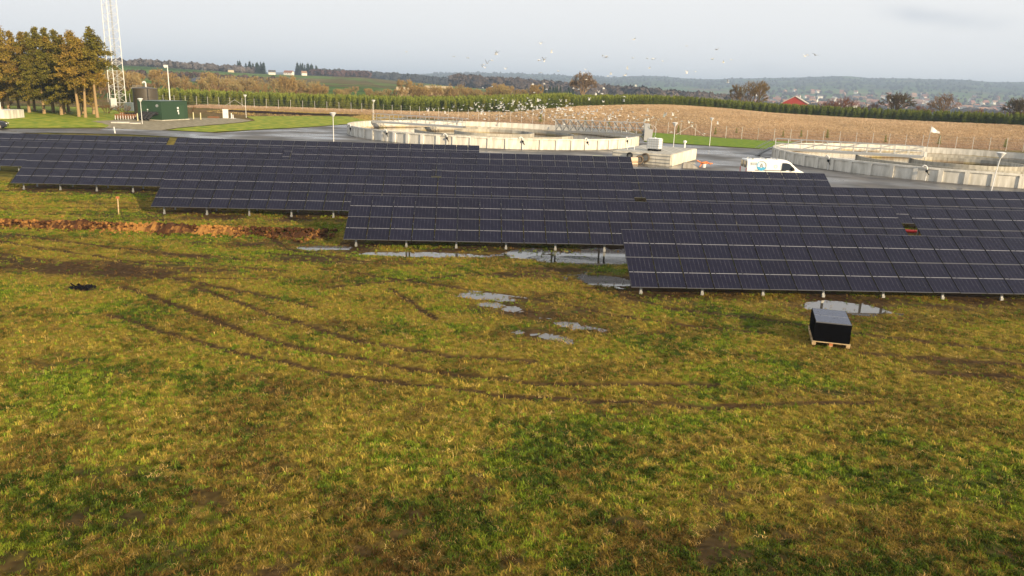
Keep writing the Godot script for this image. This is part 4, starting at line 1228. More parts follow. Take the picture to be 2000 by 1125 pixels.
func make_vehicles() -> void:
	# a white panel van, nose to the right; its side faces the solar tables
	var g := on(22.6, -69.0, 0.04)
	var v := thing("delivery_van", "white panel van with a teal round emblem parked behind the fourth solar row", "van", g, 2.0)
	var b := MB.new()
	var secs := []
	for s in [[-2.62, 0.90, 0.42, 0.6, 1.0, 1.90, 0.10], [-2.58, 0.94, 0.30, 0.55, 1.02, 1.96, 0.11], [-1.2, 0.96, 0.26, 0.5, 1.04, 1.99, 0.11], [0.55, 0.96, 0.26, 0.5, 1.04, 1.98, 0.11], [0.95, 0.96, 0.26, 0.5, 1.05, 1.93, 0.14], [1.25, 0.96, 0.26, 0.5, 1.06, 1.78, 0.20], [1.68, 0.95, 0.28, 0.5, 1.06, 1.42, 0.16], [2.02, 0.92, 0.3, 0.5, 0.98, 1.15, 0.08], [2.42, 0.86, 0.3, 0.5, 0.86, 1.0, 0.08], [2.62, 0.74, 0.32, 0.5, 0.7, 0.84, 0.08]]:
		secs.append(body_section(s[0], s[1], s[2], s[3], s[4], s[5], s[6]))
	b.loft(secs); b.cap(secs[0], true); b.cap(secs[-1])
	part("body", b, M.white_paint, v)
	for x in [-1.55, 1.55]:
		for z in [-0.88, 0.88]: car_wheel(v, Vector3(x, 0.33, z))
	var gl := MB.new()
	for s in [-1.0, 1.0]:
		var o := 0.012
		var q := [Vector3(0.42, 1.12, s * (0.975 + o)), Vector3(1.62, 1.12, s * (0.955 + o)), Vector3(1.50, 1.34, s * (0.925 + o)), Vector3(1.12, 1.66, s * (0.885 + o)), Vector3(0.80, 1.74, s * (0.895 + o)), Vector3(0.46, 1.74, s * (0.915 + o))]
		if s < 0: q.reverse()
		b = MB.new(); b.cap(q)
		part("side_window", b, M.dark_glass, v)
	var ws := MB.new()
	ws.quad(Vector3(1.86, 1.30, 0.74), Vector3(1.86, 1.30, -0.74), Vector3(1.06, 1.92, -0.62), Vector3(1.06, 1.92, 0.62))
	part("windscreen", ws, M.dark_glass, v)
	var trim := MB.new()
	for s in [-1.0, 1.0]:
		trim.box(Vector3(-0.3, 0.62, s * 0.975), Vector3(2.5, 0.16, 0.03))
		trim.box(Vector3(-0.55, 1.08, s * 0.968), Vector3(2.7, 0.05, 0.02))
	trim.box(Vector3(2.58, 0.5, 0), Vector3(0.14, 0.28, 1.5)); trim.box(Vector3(-2.63, 0.5, 0), Vector3(0.1, 0.28, 1.7))
	part("trim", trim, M.black_plastic, v)
	var rd := MB.new()
	for s in [-1, 1]: rd.box(Vector3(-2.645, 1.55, s * 0.42), Vector3(0.03, 0.55, 0.62))
	part("rear_window", rd, M.dark_glass, v)
	for s in [-1, 1]:
		b = MB.new(); b.box(Vector3(-2.63, 1.0, s * 0.80), Vector3(0.05, 0.45, 0.10))
		part("tail_light", b, M.red_paint, v)
		b = MB.new(); b.box(Vector3(2.5, 0.80, s * 0.66), Vector3(0.16, 0.16, 0.26))
		part("headlight", b, M.dark_glass, v)
		b = MB.new(); b.box(Vector3(1.34, 1.22, s * 1.06), Vector3(0.14, 0.26, 0.2))
		part("mirror", b, M.black_plastic, v)
	for x in [-2.1, -0.95, 0.0]:
		b = MB.new()
		b.bar(Vector3(x, 2.07, -0.78), Vector3(x, 2.07, 0.78), 0.06, 0.04)
		for s in [-1, 1]: b.box(Vector3(x, 2.03, s * 0.7), Vector3(0.14, 0.12, 0.06))
		part("roof_bar", b, M.galvanised, v)
	for x in [-0.95, 0.38]:
		b = MB.new(); b.box(Vector3(x, 1.02, 0.972), Vector3(0.015, 1.35, 0.012))
		part("door_seam", b, M.grey_print, v)
	# the printing on the side: a dark plate, the round emblem with its letter and wave, a small round mark
	var side := Vector3(0, 0, 0.985)
	b = MB.new(); b.box(side + Vector3(-2.05, 1.62, -0.09), Vector3(0.52, 0.20, 0.02), Basis(Vector3.RIGHT, -0.12))
	part("lettering_plate", b, M.grey_print, v)
	b = MB.new()
	for i in 3: b.box(side + Vector3(-2.05, 1.68 - i * 0.055, -0.082), Vector3(0.42 - 0.06 * i, 0.018, 0.02), Basis(Vector3.RIGHT, -0.12))
	part("lettering", b, M.white_paint, v)
	var em := MB.new(); var wave := MB.new(); var grey := MB.new()
	for i in 28:
		var a0 := TAU * i / 28; var a1 := TAU * (i + 1) / 28
		var p0 := Vector3(cos(a0), sin(a0), 0); var p1 := Vector3(cos(a1), sin(a1), 0)
		var dst := em if i > 9 and i < 27 else grey
		dst.quad(p0 * 0.36, p0 * 0.42, p1 * 0.42, p1 * 0.36)
	for i in 12:
		var x0 := -0.33 + i * 0.055; var x1 := x0 + 0.055
		var t0 := -0.12 + 0.05 * sin(i * 0.9); var t1 := -0.12 + 0.05 * sin((i + 1) * 0.9)
		var f0 := -sqrt(maxf(0.0, 0.1225 - x0 * x0)); var f1 := -sqrt(maxf(0.0, 0.1225 - x1 * x1))
		wave.quad(Vector3(x0, f0, 0), Vector3(x1, f1, 0), Vector3(x1, maxf(t1, f1), 0), Vector3(x0, maxf(t0, f0), 0))
	var tip := Basis(Vector3.RIGHT, -0.12)
	var ec := side + Vector3(-1.35, 1.45, -0.045)
	var eo := part("emblem", em, M.teal_print, v, ec, tip)
	part("emblem_arc", grey, M.grey_print, eo)
	part("emblem_wave", wave, M.teal_print, eo)
	var ltr := TextMesh.new()
	ltr.text = "A"; ltr.font_size = 64; ltr.pixel_size = 0.0075; ltr.depth = 0.004
	var fnt := SystemFont.new(); fnt.font_names = PackedStringArray(["Droid Sans"]); fnt.font_weight = 700
	ltr.font = fnt; ltr.material = M.grey_print
	obj("emblem_letter", ltr, eo, Vector3(0, 0.02, 0.004))
	b = MB.new(); b.ring(Vector3.ZERO, Basis(Vector3.RIGHT, Vector3(0, 0, 1), Vector3.DOWN), 0.13, 0.012, 16, 4)
	part("small_mark", b, M.grey_print, v, side + Vector3(-0.12, 1.42, -0.05), tip)

	# a dark car at the left edge, nose to the right
	g = on(-60.6, -90.4, 0.04)
	var c := thing("parked_car", "black car on the road at the left edge, only its front in view", "car", g, 24.0)
	secs = []
	for s in [[-2.1, 0.72, 0.45, 0.6, 0.9, 1.05, 0.05], [-1.9, 0.84, 0.3, 0.5, 0.95, 1.3, 0.12], [-1.2, 0.88, 0.22, 0.45, 0.95, 1.46, 0.2], [0.0, 0.88, 0.22, 0.45, 0.95, 1.50, 0.2], [0.5, 0.88, 0.22, 0.45, 0.95, 1.42, 0.2], [1.1, 0.87, 0.24, 0.45, 0.9, 1.0, 0.08], [1.8, 0.82, 0.26, 0.45, 0.75, 0.85, 0.06], [2.05, 0.7, 0.3, 0.45, 0.6, 0.68, 0.05]]:
		secs.append(body_section(s[0], s[1], s[2], s[3], s[4], s[5], s[6]))
	b = MB.new(); b.loft(secs); b.cap(secs[0], true); b.cap(secs[-1])
	part("body", b, M.car_paint, c)
	for x in [-1.3, 1.3]:
		for z in [-0.8, 0.8]: car_wheel(c, Vector3(x, 0.32, z), 0.32)
	for s in [-1.0, 1.0]:
		var q := [Vector3(-1.4, 1.0, s * 0.89), Vector3(0.75, 1.0, s * 0.885), Vector3(0.4, 1.33, s * 0.75), Vector3(-1.2, 1.36, s * 0.75)]
		if s < 0: q.reverse()
		b = MB.new(); b.cap(q)
		part("side_window", b, M.dark_glass, c)
		b = MB.new(); b.box(Vector3(1.98, 0.66, s * 0.55), Vector3(0.16, 0.14, 0.3))
		part("headlight", b, M.white_plastic, c)
	b = MB.new(); b.quad(Vector3(1.08, 1.03, 0.72), Vector3(1.08, 1.03, -0.72), Vector3(0.45, 1.46, -0.6), Vector3(0.45, 1.46, 0.6))
	part("windscreen", b, M.dark_glass, c)

func make_left_site() -> void:
	# the green container with its doors
	var c := thing("green_container", "dark green flat roofed technical container beside the dark round tank", "container", Vector3(-54.2, land(-54.2, -120.0) + 0.15, -120.0), 0.0)
	c.rotation_degrees.y = 77.0
	# local x runs along the right hand face, local z is the face seen on the left
	c.position = on(-53.5, -119.6, 0.15)
	var along := Vector3(1, 0, 0)
	var b := MB.new()
	b.box(Vector3(3.15, 1.36, -2.03), Vector3(6.3, 2.72, 4.06))
	part("body", b, M.green_paint, c)
	b = MB.new(); b.box(Vector3(3.15, 2.76, -2.03), Vector3(6.44, 0.09, 4.2))
	part("roof", b, M.green_paint, c)
	b = MB.new(); b.col = Color(0.6, 0.58, 0.5); b.box(Vector3(3.15, -0.12, -2.03), Vector3(6.6, 0.3, 4.36))
	part("plinth", b, M.concrete, c)
	b = MB.new(); b.box(Vector3(4.7, 1.08, 0.015), Vector3(1.3, 2.05, 0.03))
	var d := part("door", b, M.green_door, c)
	b = MB.new()
	b.box(Vector3(3.85, 1.75, 0.05), Vector3(0.4, 0.26, 0.03)); b.box(Vector3(3.85, 1.32, 0.05), Vector3(0.36, 0.3, 0.03)); b.box(Vector3(3.95, 0.95, 0.05), Vector3(0.2, 0.34, 0.03))
	part("notice", b, M.white_plastic, d)
	b = MB.new(); b.box(Vector3(-0.015, 1.08, -3.1), Vector3(0.03, 2.05, 1.2))
	d = part("door", b, M.green_door, c)
	b = MB.new(); b.box(Vector3(-0.05, 1.1, -2.35), Vector3(0.03, 0.4, 0.14)); b.box(Vector3(-0.05, 1.5, -2.35), Vector3(0.03, 0.18, 0.2))
	part("notice", b, M.white_plastic, d)
	b = MB.new(); b.tube(Vector3(-0.1, 2.1, -0.7), Vector3(0.0, 2.1, -0.7), 0.2, 0.24, 12)
	part("vent_cowl", b, M.galvanised, c)
	# the dark round tank behind it
	var t := thing("storage_tank", "dark brown upright cylindrical tank with a white pipe bend on its lid", "tank", on(-64.3, -138.0))
	b = MB.new(); b.lathe([[1.98, -0.3], [1.98, 4.35], [1.90, 4.42], [0.3, 4.66], [0.0, 4.68]], 32)
	part("shell", b, M.tank_skin, t)
	for y in [0.06, 1.5, 2.95, 4.32]:
		b = MB.new(); b.ring(Vector3(0, y, 0), Basis.IDENTITY, 1.99, 0.035, 32, 5)
		part("hoop", b, M.tank_skin, t)
	b = MB.new(); b.path([Vector3(0.35, 4.5, 0.3), Vector3(0.35, 5.25, 0.3), Vector3(0.25, 5.42, 0.3), Vector3(0.0, 5.45, 0.3), Vector3(-0.15, 5.25, 0.3)], 0.14, 8)
	part("pipe_bend", b, M.white_paint, t)
	b = MB.new()
	for i in 8:
		b.tube(Vector3(-1.7 + i * 0.2, 4.4, 0.7), Vector3(-1.7 + i * 0.2, 4.85, 0.7), 0.025, 0.025, 4)
	b.bar(Vector3(-1.75, 4.85, 0.7), Vector3(-0.2, 4.85, 0.7), 0.04, 0.04)
	b.box(Vector3(-1.75, 4.35, 0.9), Vector3(0.25, 0.25, 0.25))
	part("guard_rail", b, M.galvanised, t)
	# black drain pipes leaning on the container, the bollards, the cabinets
	for i in 4:
		b = MB.new()
		var pts := []
		for k in 6:
			pts.append(Vector3(0.36 * k - 0.9, 0.24 + 0.95 * sin(minf(1.0, k / 4.0) * 1.5) - (0.12 if k == 5 else 0.0), 0.0))
		b.path(pts, 0.22, 10)
		tag(part("drain_pipe", b, M.black_rubber, self, on(-56.4 + i * 0.62, -119.2 + i * 0.12), Basis(Vector3.UP, 1.1)), ["leftmost of the black ribbed pipes beside the green container", "second black ribbed pipe from the left beside the container", "third black ribbed pipe from the left beside the container", "rightmost black ribbed pipe, nearest the container's corner"][i], "pipe", "black pipes by the green container")
	var bo := MB.new(); bo.tube(Vector3(0, -0.2, 0), Vector3(0, 1.1, 0), 0.09, 0.09, 8); bo.lathe([[0.09, 1.1], [0.05, 1.16], [0, 1.17]], 8)
	var bm := mesh_of(bo, mat("pale_yellow", lin(0.62, 0.56, 0.33), 0.5))
	for p in [[-52.0, -127.6, "pale yellow bollard beyond the container's right corner"], [-50.6, -127.0, "pale yellow bollard standing farthest right of the container"], [-55.9, -116.9, "pale yellow bollard left of the black pipes"]]:
		tag(obj("bollard", bm, self, on(p[0], p[1])), p[2], "bollard", "bollards round the green container")
	var cab := thing("electric_cabinet", "white electrical cabinet at the end of the gravel path", "cabinet", on(-49.4, -134.7), 10.0)
	b = MB.new(); b.box(Vector3(0, 0.75, 0), Vector3(0.85, 1.5, 0.45)); b.box(Vector3(0, 1.52, 0), Vector3(0.95, 0.06, 0.55))
	part("housing", b, M.white_paint, cab)
	b = MB.new(); b.box(Vector3(0, 0.78, 0.235), Vector3(0.7, 1.25, 0.03))
	var cd := part("door", b, M.white_plastic, cab)
	b = MB.new(); b.box(Vector3(0.27, 0.8, 0.26), Vector3(0.04, 0.16, 0.03))
	part("handle", b, M.black_plastic, cd)
	b = MB.new(); b.tube(Vector3(0, 0, 0), Vector3(0, 0.95, 0), 0.08, 0.08, 8); b.tube(Vector3(0.3, 0, 0.1), Vector3(0.3, 0.7, 0.1), 0.08, 0.08, 8)
	b.box(Vector3(0.25, 0.03, 0.1), Vector3(1.0, 0.1, 0.6))
	tag(part("vent_pipe", b, M.white_paint, self, on(-48.5, -134.9)), "pair of short white pipes right of the electrical cabinet", "pipes")
	b = MB.new(); b.box(Vector3(0, 0.14, 0), Vector3(1.7, 0.28, 0.9)); b.box(Vector3(0, 0.3, 0), Vector3(1.5, 0.06, 0.7))
	tag(part("manhole", b, M.rust_board, self, on(-51.2, -134.0)), "low rusty brown hatch left of the electrical cabinet", "hatch")
	cab = thing("white_cabinet", "pair of white cabinets behind the lattice tower's right leg", "cabinet", on(-71.3, -146.2))
	for x in [-0.42, 0.42]:
		b = MB.new(); b.box(Vector3(x, 0.85, 0), Vector3(0.75, 1.5, 0.5)); b.box(Vector3(x, 0.05, 0), Vector3(0.65, 0.1, 0.4))
		var hs := part("housing", b, M.white_paint, cab)
		b = MB.new(); b.box(Vector3(x, 0.9, 0.26), Vector3(0.62, 1.3, 0.02))
		part("door", b, M.white_plastic, hs)
	# timber racks and the white slab before the container
	for k in 2:
		var rk := thing("timber_rack", ["rear rack of rusty boards with white pegs left of the container", "front rack of rusty boards with white pegs left of the container"][k], "rack", on(-61.0 + k * 2.2, -126.0 + k * 6.0), 26.0, "racks left of the green container")
		for i in 4:
			b = MB.new(); b.box(Vector3(0, 0.25 + i * 0.16, -0.5 + i * 0.06), Vector3(3.6, 0.12, 0.5))
			part("board", b, M.rust_board, rk)
		for i in 11:
			b = MB.new(); b.box(Vector3(-1.75 + i * 0.35, 0.30, 0.05), Vector3(0.06, 0.6, 0.06), Basis(Vector3.RIGHT, -0.12))
			part("peg", b, M.white_paint, rk)
	var sl := thing("concrete_slab", "low white concrete slab on the grass before the racks", "slab", on(-54.6, -110.6), 25.0)
	b = MB.new(); b.col = Color(0.68, 0.66, 0.6); b.box(Vector3(-0.7, 0.06, -0.6), Vector3(2.3, 0.26, 2.0)); b.box(Vector3(1.2, 0.04, 0.5), Vector3(1.4, 0.2, 1.8))
	part("slab", b, M.concrete, sl)
	b = MB.new(); b.box(Vector3(-0.8, 0.2, -0.5), Vector3(0.7, 0.03, 0.7))
	part("cover", b, M.galvanised, sl)
	# white walled pit with a railing at the left edge
	var wb := thing("white_pit", "low white walled pit with a railing at the left edge of the photo", "concrete pit", on(-72.9, -111.6), 8.0)
	b = MB.new(); b.col = Color(0.8, 0.78, 0.72); b.box(Vector3(0, 0.5, 0), Vector3(4.6, 1.3, 4.6))
	part("wall", b, M.concrete, wb)
	railing(wb, Vector3(-2.2, 1.15, 1.4), Vector3(1.0, 1.15, 1.4), 0.8, M.white_paint)
	b = MB.new(); b.tube(Vector3(-1.2, 1.15, 0.2), Vector3(-1.2, 2.9, 0.2), 0.1, 0.1, 8); b.path([Vector3(-0.2, 1.15, 0.4), Vector3(-0.2, 2.5, 0.4), Vector3(0.3, 2.9, 0.4)], 0.08)
	part("pipe", b, M.white_paint, wb)
	# white marker posts by the road
	var mk := MB.new(); mk.box(Vector3(0, 0.35, 0), Vector3(0.12, 0.9, 0.06), Basis(Vector3(0, 0, 1), 0.08))
	tag(part("marker_post", mk, M.white_paint, self, on(-46.6, -91.6)), "short white marker post on the verge behind the rearmost solar row", "post")

func make_tower() -> void:
	var t := thing("lattice_tower", "tall white triangular lattice radio tower reaching out of the photo", "tower", on(-73.9, -147.8))
	var feet := [Vector3(-1.25, 0, 0.75), Vector3(0.1, 0, 1.4), Vector3(1.1, 0, -0.55)]
	var h := 34.0
	for i in 3:
		var b := MB.new()
		b.tube(feet[i] - Vector3.UP * 0.3, feet[i] * 0.82 + Vector3.UP * h, 0.075, 0.06, 6)
		part("leg", b, M.white_paint, t)
	var k := 24
	for i in k:
		for f in 3:
			var p: Vector3 = feet[f]; var q: Vector3 = feet[(f + 1) % 3]
			var s0 := 1.0 - 0.18 * i / k; var s1 := 1.0 - 0.18 * (i + 1) / k
			var y0 := h * i / k; var y1 := h * (i + 1) / k
			var b := MB.new()
			var swap := i % 2 == 0
			var a0 := (p if swap else q) * s0 + Vector3.UP * y0
			var a1 := (q if swap else p) * s1 + Vector3.UP * y1
			b.tube(a0, a1, 0.026, 0.026, 4, false)
			b.tube(p * s0 + Vector3.UP * y0, q * s0 + Vector3.UP * y0, 0.022, 0.022, 4, false)
			part("brace", b, M.white_paint, t)
	var b := MB.new()
	for i in 3: b.tube(Vector3(0.3 + i * 0.1, 0, 0.5), Vector3(0.26 + i * 0.08, h, 0.4), 0.03, 0.03, 4, false)
	for i in 80: b.box(Vector3(0.4, 0.4 + i * 0.42, 0.5), Vector3(0.45, 0.03, 0.03))
	part("ladder", b, M.galvanised, t)
	b = MB.new(); b.box(Vector3(-0.35, 1.2, 1.15), Vector3(0.8, 2.0, 0.6))
	part("cabinet", b, M.white_plastic, t)

func make_fence() -> void:
	var runs := [[[-96.0, -187.0], [-67.1, -186.2], [-38.9, -186.6], [-31.0, -184.5]], [[-31.0, -184.5], [23.7, -148.6], [29.5, -142.9], [41.0, -134.8]], [[41.0, -134.8], [84.2, -131.6], [104.0, -124.0]]]
	var names := ["wire mesh fence on pale posts running behind the left lawn", "wire mesh fence on pale posts running behind the left tank", "wire mesh fence on pale posts below the brown hill at right"]
	var post := MB.new(); post.tube(Vector3(0, -0.3, 0), Vector3(0, 2.15, 0), 0.042, 0.038, 6)
	var pm := mesh_of(post, mat("fence_post", lin(0.58, 0.56, 0.52), 0.6))
	for k in 3:
		var f := thing("wire_fence", names[k], "fence", Vector3.ZERO, 0.0, "wire fence round the yard")
		var pts: Array = runs[k]
		var last := Vector3.ZERO
		for i in pts.size() - 1:
			var a := Vector2(pts[i][0], pts[i][1]); var b := Vector2(pts[i + 1][0], pts[i + 1][1])
			var n := maxi(1, int(round(a.distance_to(b) / 2.75)))
			for j in n + (1 if i == pts.size() - 2 else 0):
				var p := a.lerp(b, float(j) / n)
				obj("post", pm, f, on(p.x, p.y))
		for y in [0.1, 0.55, 1.0, 1.45, 1.95]:
			var w := MB.new()
			for i in pts.size() - 1:
				var a := Vector2(pts[i][0], pts[i][1]); var b := Vector2(pts[i + 1][0], pts[i + 1][1])
				var n := maxi(1, int(round(a.distance_to(b) / 2.75)))
				for j in n:
					var p := a.lerp(b, float(j) / n); var q := a.lerp(b, float(j + 1) / n)
					w.tube(on(p.x, p.y, y), on(q.x, q.y, y), 0.007, 0.007, 3, false)
			part("wire", w, M.galvanised, f)
		if k != 1:
			var at := on(-66.0, -186.2) if k == 0 else on(31.0, -141.8)
			for s in [-1, 1]:
				var w := MB.new(); w.tube(at + Vector3(0, 1.7, 0), at + Vector3(s * 2.6, 0.05, 0), 0.035, 0.035, 5)
				part("strut", w, M.fence_post, f)

# ---------------------------------------------------------------- trees, shrubs, birds, far buildings
func spray(b: MB, p: Vector3, s: float, r: RandomNumberGenerator, flat := 0.5) -> void:
	for i in 3:
		var a := Vector3(r.randfn(0, 1), r.randfn(0, 1) * flat, r.randfn(0, 1)).normalized() * s
		var e := Vector3(r.randfn(0, 1), r.randfn(0, 1) * flat - 0.25, r.randfn(0, 1)).normalized() * s
		b.tri(p - a * 0.4, p + a * 0.5 + e * 0.15, p + e)

func conifer(tall: float, bare: float, wide: float, ca: Color, cb: Color, sd: int, lop := 0.0) -> Array:
	# [trunk, crown]: drooping whorls of ragged foliage on a bare stem
	var r := RandomNumberGenerator.new()
	r.seed = sd
	var tr := MB.new(); var cr := MB.new()
	var bend := Vector3(r.randf_range(-0.3, 0.3), 0, r.randf_range(-0.3, 0.3))
	var stem := func(y: float) -> Vector3: return bend * sin(y / tall * 2.6) + Vector3.UP * y
	tr.col = Color(0.36, 0.25, 0.13)
	for i in 12:
		var y0 := tall * i / 12.0; var y1 := tall * (i + 1) / 12.0
		tr.tube(stem.call(y0) - Vector3.UP * (0.3 if i == 0 else 0.0), stem.call(y1), 0.24 * (1.0 - 0.85 * i / 12.0) + (0.06 if i == 0 else 0.0), 0.24 * (1.0 - 0.85 * (i + 1) / 12.0), 8, false)
	var y := bare
	while y < tall - 0.15:
		var u := (y - bare) / (tall - bare)
		var reach := wide * (pow(1.0 - u, 0.95) * (0.55 + 0.45 * ss(0.0, 0.25, u)) + 0.06)
		for k in 5 + r.randi() % 3:
			if r.randf() < 0.12: continue
			var a := r.randf() * TAU
			var l := reach * r.randf_range(0.55, 1.2) * (1.0 + lop * cos(a))
			var dir := Vector3(cos(a), r.randf_range(-0.35, 0.15), sin(a))
			var o: Vector3 = stem.call(y)
			tr.col = Color(0.17, 0.11, 0.06)
			tr.tube(o, o + dir * l * 0.8, 0.045, 0.015, 4, false)
			var c := ca.lerp(cb, clampf(r.randf() * 0.7 + (0.3 if sin(y * 2.3 + sd) > 0.2 else 0.0), 0, 1))
			var n := int(l * 34) + 5
			for q in n:
				var w := pow(r.randf(), 0.6)
				cr.col = c * r.randf_range(0.65, 1.25)
				spray(cr, o + dir * l * w + Vector3(r.randfn(0, 0.17), r.randfn(0, 0.16) - 0.22 * w, r.randfn(0, 0.17)), r.randf_range(0.13, 0.30), r, 0.55)
		y += r.randf_range(0.28, 0.5)
	for i in 26:
		cr.col = ca.lerp(cb, r.randf())
		spray(cr, stem.call(tall - r.randf() * 0.9) + Vector3(r.randfn(0, 0.12), 0, r.randfn(0, 0.12)), 0.22, r, 1.4)
	return [mesh_of(tr, M.timber), mesh_of(cr, M.leafage)]

func twig_tree(tall: float, wide: float, trunk: float, forks: int, depth: int, bark: Color, tip: Color, sd: int, haze: int) -> Array:
	# a leafless tree: [limbs, twigs]
	var r := RandomNumberGenerator.new()
	r.seed = sd
	var li := MB.new(); var tw := MB.new()
	var todo := []
	li.col = bark
	if trunk > 0.0:
		li.tube(Vector3(0, -0.5, 0), Vector3(0, trunk, 0), tall * 0.036, tall * 0.028, 8, false)
		for k in forks:
			todo.append([Vector3(0, trunk * r.randf_range(0.75, 1.0), 0), Vector3(cos(TAU * k / forks + r.randf()) * 0.55, 1.0, sin(TAU * k / forks + r.randf()) * 0.55).normalized(), (tall - trunk) * 0.36, tall * 0.02, depth])
		todo.append([Vector3(0, trunk, 0), Vector3(0.05, 1, 0), (tall - trunk) * 0.4, tall * 0.022, depth])
	else:
		for k in forks:
			var a := TAU * k / forks + r.randf()
			todo.append([Vector3(cos(a), 0, sin(a)) * wide * 0.12, Vector3(cos(a) * r.randf_range(0.3, 0.9), 1.0, sin(a) * r.randf_range(0.3, 0.9)).normalized(), tall * 0.40, tall * 0.018, depth])
	var ends := []
	while todo.size() > 0:
		var n = todo.pop_back()
		var p: Vector3 = n[0]; var d: Vector3 = n[1]; var l: float = n[2]; var w: float = n[3]; var lev: int = n[4]
		var e := p + d * l
		var c := Vector3(0, tall * 0.58, 0)
		var off := (e - c) / Vector3(wide * 0.5, tall * 0.46, wide * 0.5)
		if off.length() > 1.0: e = c + (e - c) / off.length()
		li.tube(p, e, w, w * 0.65, 5 if lev > 2 else 3, false)
		ends.append([e, d, l])
		if lev > 0:
			for k in 2 + (1 if r.randf() < 0.6 else 0):
				var nd := (d + Vector3(r.randfn(0, 0.48), r.randfn(0.05, 0.3), r.randfn(0, 0.48))).normalized()
				todo.append([p.lerp(e, r.randf_range(0.6, 1.0)), nd, l * r.randf_range(0.6, 0.85), w * 0.62, lev - 1])
	for i in haze:
		var n = ends[r.randi() % ends.size()]
		var d: Vector3 = (n[1] + Vector3(r.randfn(0, 0.6), r.randfn(0.1, 0.5), r.randfn(0, 0.6))).normalized()
		var p: Vector3 = n[0] - n[1] * n[2] * r.randf() * 0.7
		var e := p + d * r.randf_range(0.3, 0.9) * tall * 0.075
		var s := d.cross(Vector3(r.randf() - 0.5, r.randf() - 0.5, r.randf() - 0.5)).normalized() * tall * 0.0032
		tw.col = bark.lerp(tip, r.randf_range(0.35, 1.0)) * r.randf_range(0.75, 1.2)
		tw.quad(p - s, p + s, e + s * 0.5, e - s * 0.5)
	return [mesh_of(li, M.timber), mesh_of(tw, M.leafage)]

func plant(called: String, label: String, category: String, parts: Array, names: Array, at: Vector3, turn := 0.0, size := Vector3.ONE, group := "") -> Node3D:
	var t := thing(called, label, category, at, turn, group)
	t.scale = size
	for i in parts.size():
		obj(names[i], parts[i], t)
	return t

